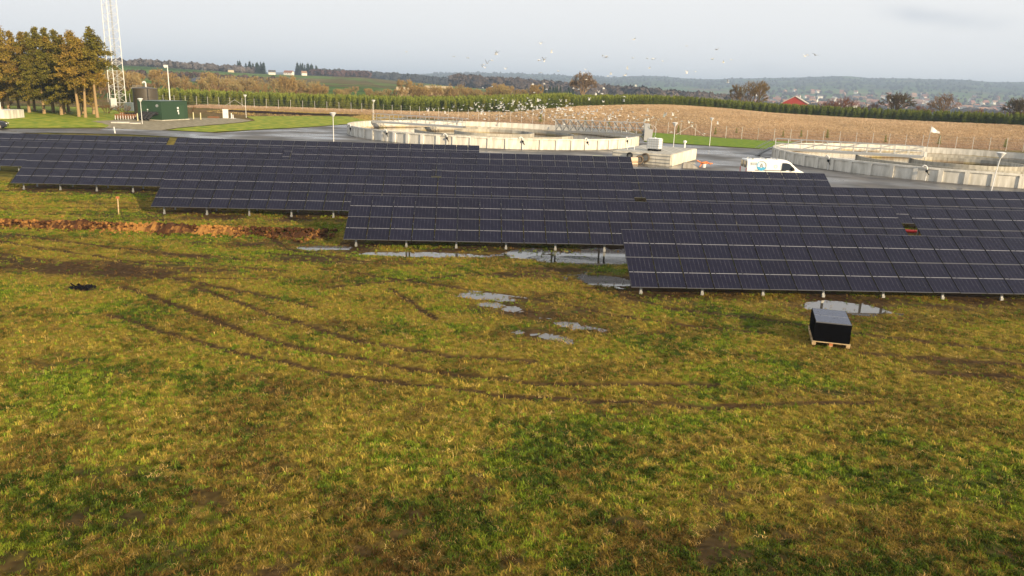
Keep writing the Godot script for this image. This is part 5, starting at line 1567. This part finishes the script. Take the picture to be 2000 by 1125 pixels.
func make_trees() -> void:
	var green := Color(0.13, 0.125, 0.022); var olive := Color(0.25, 0.20, 0.034); var rust := Color(0.34, 0.22, 0.048)
	var kinds := [conifer(13.4, 3.0, 4.1, green, olive, 1), conifer(13.2, 2.8, 3.9, olive, rust, 2), conifer(13.0, 3.0, 3.8, green, rust, 3), conifer(12.8, 5.6, 3.4, olive, rust, 4), conifer(13.0, 7.6, 3.0, green, olive, 5, 0.45)]
	var tn := ["trunk", "crown"]
	var spots := [[-85.5, -132.0, 0, 1.0, "conifer at the far left edge, half cut by the photo's border"], [-82.8, -129.4, 1, 1.0, "rust tinged conifer with the thick leaning trunk near the left edge"], [-80.5, -132.5, 0, 0.96, "conifer just right of the thick leaning trunk"],
		[-78.4, -127.6, 2, 0.97, "conifer with a thin trunk left of the first gap in the row"], [-76.2, -130.6, 1, 0.93, "conifer set back in the middle left of the row"], [-74.8, -125.6, 0, 0.95, "broad green conifer in the middle of the row"],
		[-73.2, -128.4, 2, 0.90, "shorter conifer behind the middle of the row"], [-71.4, -124.4, 0, 0.98, "conifer with a spiky top right of the row's middle"], [-70.2, -127.6, 1, 0.86, "small rusty conifer behind, right of the row's middle"],
		[-68.9, -124.8, 2, 0.93, "conifer whose low branches hang left of the bare trunks"], [-67.1, -121.6, 3, 1.0, "left of the three bare trunked conifers, rust coloured at the top"], [-65.4, -120.2, 3, 0.94, "thin middle one of the three bare trunked conifers"],
		[-64.2, -121.4, 4, 0.99, "rightmost conifer, bare trunk with branches reaching toward the tower"], [-79.4, -136.0, 0, 1.0, "green conifer in the second line, behind the left end of the row"], [-75.6, -134.0, 2, 0.98, "rusty conifer in the second line, behind the row's middle"], [-71.8, -131.5, 0, 0.94, "green conifer in the second line, right of the row's middle"], [-69.4, -130.2, 3, 0.9, "bare trunked conifer in the second line behind the spiky one"], [-86.5, -138.0, 1, 1.02, "tall rusty conifer in the second line at far left"], [-88.5, -128.0, 1, 1.02, "conifer standing outermost in the row at left"]]
	for s in spots:
		plant("conifer_tree", s[4], "tree", kinds[s[2]], tn, on(s[0], s[1]), fposmod(s[0] * 77.0, 360.0) if s[2] != 4 else 0.0, Vector3.ONE * s[3] * Vector3(1.0, 1.0 + 0.04 * sin(s[0] * 3.0), 1.0), "row of conifers on the left lawn")
	var nb := MB.new(); nb.box(Vector3(0, 0, 0.2), Vector3(0.5, 0.4, 0.4)); nb.box(Vector3(0, 0.23, 0.22), Vector3(0.6, 0.05, 0.5))
	tag(part("nest_box", nb, M.black_plastic, self, on(-64.2, -121.4, 6.6)), "dark nest box fixed high on the rightmost conifer's trunk", "nest box")
	# scrub under the row
	var bush := twig_tree(2.2, 2.6, 0.0, 9, 2, Color(0.13, 0.08, 0.04), Color(0.26, 0.15, 0.05), 15, 1400)
	var bn := ["limbs", "twigs"]
	for p in [[-66.0, -133.0, "brown scrub behind the bare conifer trunks"], [-69.5, -134.5, "brown scrub between the conifers and the tower"], [-90.0, -140.0, "brown scrub behind the left conifers"], [-60.6, -147.0, "brown scrub right of the tower's foot"]]:
		plant("scrub_bush", p[2], "bush", bush, bn, on(p[0], p[1]), p[0] * 31.0)

	# the belt of young firs
	var fir := MB.new(); var firs := []
	var r := RandomNumberGenerator.new()
	r.seed = 3
	for q in 3:
		fir = MB.new()
		for i in 10:
			var y := 0.12 + i * 0.25
			var w := 0.82 * pow(1.0 - i / 11.0, 0.8)
			for k in 11:
				var a := TAU * k / 11 + r.randf() * 0.6
				var d := Vector3(cos(a), 0, sin(a)); var s := Vector3(-d.z, 0, d.x)
				var l := w * r.randf_range(0.75, 1.25)
				fir.col = [Color(0.155, 0.18, 0.03), Color(0.11, 0.14, 0.027), Color(0.19, 0.195, 0.038)][q] * r.randf_range(0.6, 1.3)
				var tip := d * l + Vector3.UP * (y - 0.05 + r.randf() * 0.16)
				fir.tri(Vector3.UP * (y + 0.24) + s * 0.04, d * l * 0.55 + s * 0.17 + Vector3.UP * (y + 0.06), tip)
				fir.tri(Vector3.UP * (y + 0.24) - s * 0.04, tip, d * l * 0.55 - s * 0.17 + Vector3.UP * (y + 0.06))
		for k in 4:
			fir.col = Color(0.19, 0.20, 0.05)
			fir.tri(Vector3(0.05 * cos(k * 1.6), 2.35, 0.05 * sin(k * 1.6)), Vector3(-0.05 * sin(k * 1.6), 2.35, 0.05 * cos(k * 1.6)), Vector3(0, 3.0, 0))
		firs.append(mesh_of(fir, M.leafage))
	var fm: Mesh = firs[0]
	var first: MeshInstance3D = null
	var dist := 0.0
	for i in FRONT.size() - 1:
		var a := Vector2(FRONT[i][0], FRONT[i][1]); var b := Vector2(FRONT[i + 1][0], FRONT[i + 1][1])
		var n := int(a.distance_to(b) / 1.42)
		for j in n:
			var p := a.lerp(b, float(j) / n) + Vector2(r.randfn(0, 0.15), r.randfn(0, 0.3))
			var h := (1.16 if p.x < 15.0 else 0.9) * r.randf_range(0.78, 1.16)
			var lab := "young fir tree in the front of the dense belt behind the fence" if p.x < 15.0 else "dark low fir tree along the top of the brown hill"
			var grp := "front firs of the belt behind the left lawn" if p.x < 15.0 else "front firs along the brown hill"
			if first == null:
				first = obj("fir_tree", fm, self, on(p.x, p.y), Basis.IDENTITY)
				tag(first, lab, "fir tree", grp)
			else:
				var d := dup(first, lab, on(p.x, p.y), r.randf() * 360.0, grp, Vector3(h * 1.15, h, h * 1.15))
				(d as MeshInstance3D).mesh = firs[r.randi() % 3 if p.x < 15.0 else 1]
	var wh := []; var ti := PackedColorArray()
	for i in 5200:
		var x := r.randf_range(-96.0, 124.0)
		var f := keyed(FRONT, x); var bk := keyed(BACK, x)
		var z := lerpf(f - 1.0, bk, r.randf())
		if r.randf() > absf(f - bk) / 42.0 + 0.25: continue
		var h := (1.15 if x < 15.0 else 0.95) * r.randf_range(0.85, 1.12)
		wh.append(Transform3D(Basis(Vector3.UP, r.randf() * TAU).scaled(Vector3(h * 1.15, h, h * 1.15)), on(x, z)))
		ti.append(Color(1, 1, 1) * r.randf_range(0.8, 1.3) * (1.0 if x < 45.0 else 0.75))
	tag(scatter("fir_plantation", fm, wh, ti), "dense plantation of young firs behind the front row", "fir trees", "", "stuff")
	for p in [[36.5, -146.0, 0.5], [26.0, -155.5, 0.5], [49.0, -146.0, 0.45], [52.5, -146.6, 0.5], [57.5, -147.0, 0.62], [14.0, -163.0, 0.6], [18.6, -160.5, 0.5], [66.5, -143.0, 0.5], [76.0, -142.6, 0.62], [86.0, -139.5, 0.6], [87.6, -136.5, 0.5], [30.0, -147.5, 0.6], [5.0, -168.0, 0.8], [92.0, -134.0, 0.7], [41.5, -150.0, 0.4]]:
		dup(first, "small self sown fir on the brown hill behind the fence", on(p[0], p[1]), p[0] * 50.0, "small firs on the brown hill", Vector3.ONE * p[2])

	# golden scrub woods behind the belt
	var gold := Color(0.41, 0.295, 0.12); var straw := Color(0.45, 0.37, 0.17); var brown := Color(0.31, 0.205, 0.11)
	var sc := [twig_tree(7.0, 7.0, 0.0, 9, 3, Color(0.22, 0.14, 0.06), gold, 21, 4200), twig_tree(7.5, 6.0, 0.8, 5, 4, Color(0.24, 0.16, 0.07), straw, 22, 3800), twig_tree(5.0, 7.5, 0.0, 10, 3, Color(0.17, 0.09, 0.045), brown, 23, 4200), twig_tree(8.5, 5.2, 1.2, 4, 4, Color(0.30, 0.20, 0.09), gold, 24, 3800)]
	for i in 166:
		var left := i < 92
		var deg := r.randf_range(-31.0, -14.0) if left else r.randf_range(-8.2, 1.6)
		if not left and i > 140: deg = r.randf_range(-14.0, -8.0)
		var d := r.randf_range(235.0, 330.0) if left else r.randf_range(262.0, 350.0)
		var x := sin(deg_to_rad(deg)) * d; var z := -cos(deg_to_rad(deg)) * d
		var k := r.randi() % 4
		var s := r.randf_range(0.65, 1.08) * (1.0 if left else 0.95)
		if i > 140: s = 0.55
		var tone: String = ["round orange brown shrub", "pale straw coloured tree", "dark brown spreading shrub", "upright golden tree"][k]
		plant("scrub_tree", tone + (" in the scrub wood behind the left fir belt" if left else " in the golden copse behind the middle of the fir belt"), "tree", sc[k], bn, on(x, z), r.randf() * 360.0, Vector3(s, s * r.randf_range(0.85, 1.1), s), tone + ("s in the left scrub wood" if left else "s in the middle copse"))
	# single trees on the right
	var big := twig_tree(10.6, 8.6, 2.6, 6, 5, Color(0.26, 0.19, 0.12), Color(0.23, 0.165, 0.105), 31, 7000)
	plant("bare_tree", "lone bare round crowned tree rising above the fir belt", "tree", big, bn, on(21.2, -262.0, -0.2))
	var wd := twig_tree(8.0, 12.5, 0.0, 12, 4, Color(0.15, 0.105, 0.05), Color(0.25, 0.175, 0.065), 32, 11000)
	plant("bare_tree", "broad many stemmed bare tree behind the hill, right of centre", "tree", wd, bn, on(73.9, -256.0, -0.3), 40.0, Vector3(1.0, 1.3, 1.0))
	var dk := twig_tree(7.5, 9.5, 0.6, 8, 4, Color(0.10, 0.07, 0.035), Color(0.15, 0.105, 0.045), 33, 10000)
	plant("bare_tree", "dense dark bare tree behind the firs at right", "tree", dk, bn, on(111.5, -236.0, -0.3), 10.0, Vector3(1.2, 1.05, 1.2))
	var lo := twig_tree(7.8, 9.0, 0.8, 6, 4, Color(0.17, 0.11, 0.06), Color(0.27, 0.17, 0.085), 34, 4200)
	plant("bare_tree", "loose pinkish bare tree between the two dark trees at right", "tree", lo, bn, on(125.0, -235.0, -0.4), 70.0)
	plant("bare_tree", "dark gnarled tree at the right edge of the photo", "tree", dk, bn, on(131.5, -211.0, -0.2), 200.0, Vector3(0.9, 0.95, 0.9))
	var red := twig_tree(4.2, 6.5, 0.0, 10, 3, Color(0.14, 0.065, 0.04), Color(0.26, 0.115, 0.06), 35, 4200)
	for p in [[97.0, -250.0, 1.1, "reddish bush just right of the red gable"], [101.5, -247.0, 1.25, "taller reddish bush behind the firs right of the red gable"], [106.5, -243.0, 1.1, "reddish bush left of the dense dark tree"], [118.0, -233.0, 0.95, "reddish bush between the dark and the loose tree"], [131.0, -229.0, 0.85, "reddish bush right of the loose tree"], [136.5, -224.0, 0.8, "low reddish bush left of the gnarled tree"], [104.0, -260.0, 1.5, "grey brown bush behind the reddish bushes"], [57.0, -268.0, 0.7, "low bush left of the broad bare tree"], [30.0, -268.0, 0.8, "low bush right of the lone bare tree"], [12.0, -268.0, 0.8, "low bush left of the lone bare tree"], [139.0, -216.0, 1.1, "bush beneath the gnarled tree"]]:
		plant("bush", p[3], "bush", red, bn, on(p[0], p[1], -0.2), p[0] * 13.0, Vector3.ONE * p[2])

func make_far() -> void:
	# woods: rounded crowns in great numbers, on the hills and along the valley
	var r := RandomNumberGenerator.new()
	r.seed = 51
	var crown := MB.new()
	for i in 130:
		var d := Vector3(r.randfn(0, 1), r.randfn(0, 1), r.randfn(0, 1)).normalized()
		crown.col = Color(1, 1, 1) * r.randf_range(0.6, 1.25)
		var s := d.cross(Vector3(r.randf(), r.randf(), r.randf())).normalized() * r.randf_range(0.10, 0.22)
		var p := Vector3(0, 0.55, 0) + d * Vector3(0.5, 0.48, 0.5) * r.randf_range(0.65, 1.0)
		var q := d.cross(s).normalized() * 0.2
		crown.tri(p - s, p + s, p + q + d * 0.1)
		crown.tri(p - s, p + s, p - q)
	var cm := mesh_of(crown, M.leafage)
	var fm: Mesh = (get_node("fir_tree") as MeshInstance3D).mesh
	var bands := [  # from degrees, to degrees, from metres, to metres, count, height, colour, name, label
		[-31.0, -18.0, 880.0, 1080.0, 300, 7.5, Color(0.13, 0.112, 0.105), "hilltop_wood", "grey brown leafless wood along the left hilltop"],
		[-19.2, -17.4, 930.0, 980.0, 60, 14.0, Color(0.016, 0.028, 0.022), "conifer_clump", "small dark conifer clump on the left hilltop"],
		[-26.0, -16.0, 560.0, 640.0, 110, 3.2, Color(0.10, 0.07, 0.055), "hedgerow_wood", "dark hedgerow across the left fields"],
		[-15.5, -14.0, 1050.0, 1100.0, 80, 17.0, Color(0.016, 0.028, 0.024), "conifer_clump", "tall dark conifers left of the blue wood"],
		[-14.0, -4.0, 1250.0, 1500.0, 1300, 12.0, Color(0.052, 0.056, 0.056), "blue_wood", "long blue grey wood on the far slope left of centre"],
		[-14.5, -10.5, 1000.0, 1080.0, 130, 8.0, Color(0.10, 0.055, 0.045), "pink_wood", "reddish leafless copse below the blue wood"],
		[-4.5, 5.0, 900.0, 1200.0, 800, 14.0, Color(0.095, 0.072, 0.060), "valley_wood", "brown leafless wood in the valley behind the lone tree"],
		[1.5, 4.0, 560.0, 620.0, 40, 9.0, Color(0.014, 0.030, 0.018), "conifer_clump", "dark conifers in the valley left of the lone tree"],
		[4.0, 16.0, 800.0, 1150.0, 620, 14.0, Color(0.105, 0.082, 0.068), "valley_wood", "brown leafless wood in the valley right of the lone tree"],
		[15.0, 34.0, 1000.0, 2700.0, 900, 9.0, Color(0.062, 0.048, 0.038), "town_trees", "leafless trees scattered among the houses of the town"],
		[-6.0, 36.0, 2800.0, 4300.0, 1500, 9.0, Color(0.030, 0.034, 0.026), "distant_wood", "dark woods on the far hazy hills"],
	]
	for b in bands:
		var wh := []; var ti := PackedColorArray()
		for i in b[4]:
			var a := deg_to_rad(r.randf_range(b[0], b[1])); var d: float = r.randf_range(b[2], b[3])
			var x := sin(a) * d; var z := -cos(a) * d
			if noise_big.get_noise_2d(x * 0.35, z * 0.35) < -0.25 and b[4] > 400: continue
			var h: float = b[5] * r.randf_range(0.55, 1.1)
			var wdt := h * (r.randf_range(0.8, 1.3) if not String(b[7]).begins_with("conifer") else 0.5)
			var fir := String(b[7]).begins_with("conifer")
			var sc := Vector3(wdt, h, wdt) if not fir else Vector3(h / 3.4, h / 3.0, h / 3.4)
			wh.append(Transform3D(Basis(Vector3.UP, r.randf() * TAU).scaled(sc), on(x, z, -0.5)))
			ti.append(b[6] * r.randf_range(0.75, 1.3) * (4.5 if fir else 1.0))
		tag(scatter(b[7], fm if String(b[7]).begins_with("conifer") else cm, wh, ti), b[8], "wood", "", "stuff")

	# houses
	var house := func(called: String, label: String, at: Vector3, turn: float, w: float, d: float, e: float, rise: float, wall: Color, roof: Color, group: String) -> void:
		var t := thing(called, label, "house", at, turn, group)
		var k := "wall %s" % wall.to_html(); var q := "roof %s" % roof.to_html()
		if not M.has(k): mat(k, wall.linear_to_srgb(), 0.8, 0, 0.2)
		if not M.has(q): mat(q, roof.linear_to_srgb(), 0.8, 0, 0.2)
		var b := MB.new()
		b.box(Vector3(0, e / 2 - 1.0, 0), Vector3(w, e + 2.0, d))
		for s in [-1, 1]:
			if s > 0: b.tri(Vector3(w / 2, e, d / 2), Vector3(w / 2, e, -d / 2), Vector3(w / 2, e + rise, 0))
			else: b.tri(Vector3(-w / 2, e, -d / 2), Vector3(-w / 2, e, d / 2), Vector3(-w / 2, e + rise, 0))
		part("wall", b, M[k], t)
		b = MB.new()
		var n := Vector3(0, d / 2, rise).normalized()
		for s in [-1.0, 1.0]:
			var lo := Vector3(0, e - rise * 0.12, s * d * 0.56); var hi := Vector3(0, e + rise + 0.1, 0)
			var ax := (hi - lo); 
			b.box((lo + hi) / 2 + Vector3(0, 0.1, 0), Vector3(w + 0.5, 0.22, ax.length()), Basis(Vector3.RIGHT, Vector3.RIGHT.cross(ax.normalized()) * -1.0, -ax.normalized()))
		part("roof", b, M[q], t)
		if w > 6.5:
			for i in 3:
				b = MB.new(); b.box(Vector3(-w * 0.3 + i * w * 0.3, e * 0.55, d / 2 + 0.03), Vector3(w * 0.09, e * 0.3, 0.05))
				part("window", b, M.dark_glass, t)
	var white := Color(0.75, 0.72, 0.66); var brick := Color(0.30, 0.19, 0.13); var tile := Color(0.26, 0.13, 0.095); var slate := Color(0.10, 0.10, 0.11); var cream := Color(0.62, 0.52, 0.36)
	var hs := [[-23.6, 985.0, 10.0, 40.0, 14.0, white, tile, "white gabled house, leftmost on the hill beside the tower"], [-22.6, 960.0, 10.0, 20.0, 15.0, white, tile, "white house with a red roof right of the tower on the hill"], [-21.5, 930.0, 5.0, 10.0, 13.0, white, slate, "low white house right of the red roofed one"],
		[-18.6, 940.0, 8.0, -10.0, 18.0, brick, tile, "red brick house in the hilltop wood"], [-17.0, 860.0, 6.0, 15.0, 16.0, white, slate, "long white house below the dark conifer clump"], [-15.9, 870.0, 7.0, -20.0, 24.0, white, tile, "large white farmhouse at the right end of the hilltop"], [-14.9, 880.0, 6.0, 30.0, 13.0, white, brick, "white barn at the far right of the hilltop houses"], [-19.6, 880.0, 5.0, 0.0, 14.0, cream, slate, "pale house below the hilltop wood"]]
	for h in hs:
		var x = sin(deg_to_rad(h[0])) * h[1]; var z = -cos(deg_to_rad(h[0])) * h[1]
		house.call("hill_house", h[7], on(x, z, 0.5), h[3], h[4] * 0.42, 4.0, 2.0, 1.8, h[5], h[6], "houses on the left hill")
	house.call("red_gable_barn", "barn with a red gable and pale verge behind the fir belt", on(108.0, -312.0), 68.0, 11.0, 8.8, 3.0, 2.3, Color(0.40, 0.06, 0.05), Color(0.52, 0.46, 0.42), "")
	house.call("farmhouse", "yellowish house with a red roof beyond the brown hill", on(93.4, -410.0, -1.2), 12.0, 8.0, 5.0, 2.2, 2.0, Color(0.62, 0.50, 0.24), Color(0.36, 0.08, 0.07), "")
	house.call("farmhouse", "small white house right of the yellow red roofed one", on(104.0, -415.0, 0.2), 30.0, 5.0, 4.0, 2.6, 2.0, white, slate, "")
	house.call("pale_building", "pale ruined looking building among the golden trees left of centre", on(-48.5, -345.0, 0.6), 8.0, 7.0, 5.0, 2.6, 1.0, Color(0.55, 0.45, 0.30), Color(0.42, 0.33, 0.2), "")
	house.call("pale_building", "long low pale shed left of the golden copse", on(-41.5, -420.0, 1.0), 4.0, 14.0, 6.0, 2.6, 1.0, Color(0.42, 0.31, 0.17), Color(0.45, 0.36, 0.22), "")
	for i in 170:
		var a := deg_to_rad(r.randf_range(15.2, 33.8)); var d := r.randf_range(1350.0, 2700.0)
		var lit := r.randf() < 0.55
		house.call("town_house", ["white walled house in the distant town", "brick house in the distant town"][0 if lit else 1], on(sin(a) * d, -cos(a) * d, 1.0), r.randf_range(-50.0, 50.0), r.randf_range(9.0, 18.0), r.randf_range(7.0, 10.0), r.randf_range(3.0, 6.0), r.randf_range(2.5, 4.5), white if lit else brick, [tile, slate, brick][r.randi() % 3], "white houses of the distant town" if lit else "brick houses of the distant town")
	# a second solar field on the far left slope
	var b := MB.new()
	for i in 3:
		b.box(Vector3(0, 1.6 + i * 0.5, -9.0 * i), Vector3(30.0, 0.12, 3.6), Basis(Vector3.RIGHT, 0.5))
	tag(part("distant_solar_field", b, mat("far_panels", lin(0.03, 0.035, 0.05), 0.25), self, Vector3(-167.0, land(-167.0, -450.0), -450.0), Basis(Vector3.UP, 0.25) * Basis(Vector3(1, 0, 0), -0.02)), "distant dark solar field on the left hillside", "solar panels", "", "stuff")
	# turbine-thin masts in the town
	for p in [[25.6, 1500.0, 26.0, "white mast rising from the distant town"], [11.1, 700.0, 9.0, "small white post in the field left of the red roofed house"]]:
		var m := MB.new(); m.tube(Vector3.ZERO, Vector3(0, p[2], 0), p[2] * 0.03, p[2] * 0.012, 6); m.box(Vector3(0, 1.0, 0), Vector3(p[2] * 0.12, 2.0, p[2] * 0.12))
		tag(part("white_mast", m, M.white_paint, self, on(sin(deg_to_rad(p[0])) * p[1], -cos(deg_to_rad(p[0])) * p[1])), p[3], "mast")

func gull(up: float, sweep: float, bank_: float) -> ArrayMesh:
	var b := MB.new()
	b.col = Color(0.82, 0.82, 0.80)
	var prof := [[-0.26, 0.02, 0.03], [-0.20, 0.06, 0.05], [-0.02, 0.085, 0.075], [0.14, 0.065, 0.065], [0.21, 0.045, 0.05], [0.27, 0.035, 0.035], [0.31, 0.008, 0.01]]
	var secs := []
	for p in prof:
		var s := []
		for i in 8:
			s.append(Vector3(cos(TAU * i / 8) * p[1], sin(TAU * i / 8) * p[2], -p[0]))
		secs.append(s)
	b.loft(secs)
	b.tri(Vector3(0, 0, 0.22), Vector3(0.08, 0, 0.38), Vector3(-0.08, 0, 0.38))      # the fanned tail
	b.tri(Vector3(0, 0, 0.22), Vector3(-0.08, 0.01, 0.38), Vector3(0.08, 0.01, 0.38))
	b.col = Color(0.45, 0.2, 0.05)
	b.tri(Vector3(0.012, 0, -0.30), Vector3(-0.012, 0, -0.30), Vector3(0, -0.01, -0.36))
	for s in [-1.0, 1.0]:
		var root := Vector3(0.06 * s, 0.03, 0)
		var wrist := root + Vector3(0.28 * s, up * 0.30 + bank_ * s * 0.1, -0.05)
		var tip := wrist + Vector3(0.33 * s, -up * 0.06 + 0.05 + bank_ * s * 0.1, sweep)
		for q in 2:
			var o := Vector3(0, 0.006 if q == 0 else -0.006, 0)
			b.col = Color(0.50, 0.52, 0.54) if q == 0 else Color(0.80, 0.80, 0.79)
			b.quad(root + Vector3(0, 0, -0.09) + o, wrist + Vector3(0, 0, -0.07) + o, wrist + Vector3(0, 0, 0.09) + o, root + Vector3(0, 0, 0.11) + o)
			b.quad(wrist + Vector3(0, 0, -0.07) + o, wrist.lerp(tip, 0.7) + Vector3(0, 0, -0.045) + o, wrist.lerp(tip, 0.7) + Vector3(0, 0, 0.05) + o, wrist + Vector3(0, 0, 0.09) + o)
			b.col = Color(0.04, 0.04, 0.045)
			b.tri(wrist.lerp(tip, 0.7) + Vector3(0, 0, -0.045) + o, tip + o, wrist.lerp(tip, 0.7) + Vector3(0, 0, 0.05) + o)
	return mesh_of(b, M.plumage)

func make_gulls() -> void:
	var poses := [gull(0.9, 0.16, 0.0), gull(0.25, 0.10, 0.6), gull(-0.5, 0.20, -0.3), gull(1.6, 0.05, 0.2)]
	var r := RandomNumberGenerator.new()
	r.seed = 400
	var first := []
	for i in 4:
		first.append(null)
	var flocks := [  # centre, half size, count, label, group
		[Vector3(2.0, 4.3, -150.0), Vector3(17.0, 1.7, 24.0), 165, "white gull in the dense flock before the fir belt", "gulls flocking before the fir belt"],
		[Vector3(17.0, 3.3, -135.0), Vector3(13.0, 1.5, 16.0), 90, "white gull low over the brown hill right of the left tank", "gulls low over the brown hill"],
		[Vector3(9.0, 11.5, -125.0), Vector3(27.0, 3.6, 25.0), 44, "gull flying high against the sky over the tanks", "gulls against the sky"],
		[Vector3(12.0, 8.0, -140.0), Vector3(16.0, 1.6, 20.0), 16, "gull gliding in front of the far hills near the lone tree", "gulls before the far hills"],
		[Vector3(-8.0, 3.6, -140.0), Vector3(9.0, 1.2, 18.0), 14, "gull flying over the left tank's footbridge", "gulls over the left tank"],
		[Vector3(37.0, 13.2, -105.0), Vector3(2.2, 0.8, 4.0), 3, "gull high up above the van's end of the yard", "gulls above the right tank"],
	]
	for f in flocks:
		for i in f[2]:
			var p: Vector3 = f[0] + Vector3(clampf(r.randfn(0, 0.5), -1, 1), clampf(r.randfn(0, 0.5), -1, 1), clampf(r.randfn(0, 0.5), -1, 1)) * f[1]
			p.y = maxf(p.y, land(p.x, p.z) + 1.0)
			var k := r.randi() % 4
			var turn := r.randf_range(20.0, 160.0) if r.randf() < 0.7 else r.randf_range(200.0, 340.0)
			if first[k] == null:
				first[k] = obj("gull", poses[k], self, p, Basis(Vector3.UP, deg_to_rad(turn)).scaled(Vector3.ONE * 0.72))
				tag(first[k], f[3], "gull", f[4])
			else:
				dup(first[k], f[3], p, turn, f[4], Vector3.ONE * r.randf_range(0.62, 0.92))

func _ready() -> void:
	noise_big.seed = 1; noise_big.frequency = 0.02; noise_big.fractal_octaves = 4
	noise_mid.seed = 2; noise_mid.frequency = 0.06; noise_mid.fractal_octaves = 4
	noise_fine.seed = 3; noise_fine.frequency = 0.5
	noise_bump.seed = 4; noise_bump.frequency = 0.09; noise_bump.fractal_octaves = 3
	field_cells.seed = 9; field_cells.noise_type = FastNoiseLite.TYPE_CELLULAR; field_cells.frequency = 0.0042; field_cells.cellular_return_type = FastNoiseLite.RETURN_CELL_VALUE
	make_camera()
	make_sky()
	make_materials()
	lay_tracks()
	lay_mud()
	make_land()
	make_surfaces()
	make_tables()
	make_yard()
	make_fence()
	make_trees()
	make_far()
	make_vehicles()
	make_left_site()
	make_tower()
	make_pallet()
	make_soil_ridge()
	make_grass()
	make_gulls()
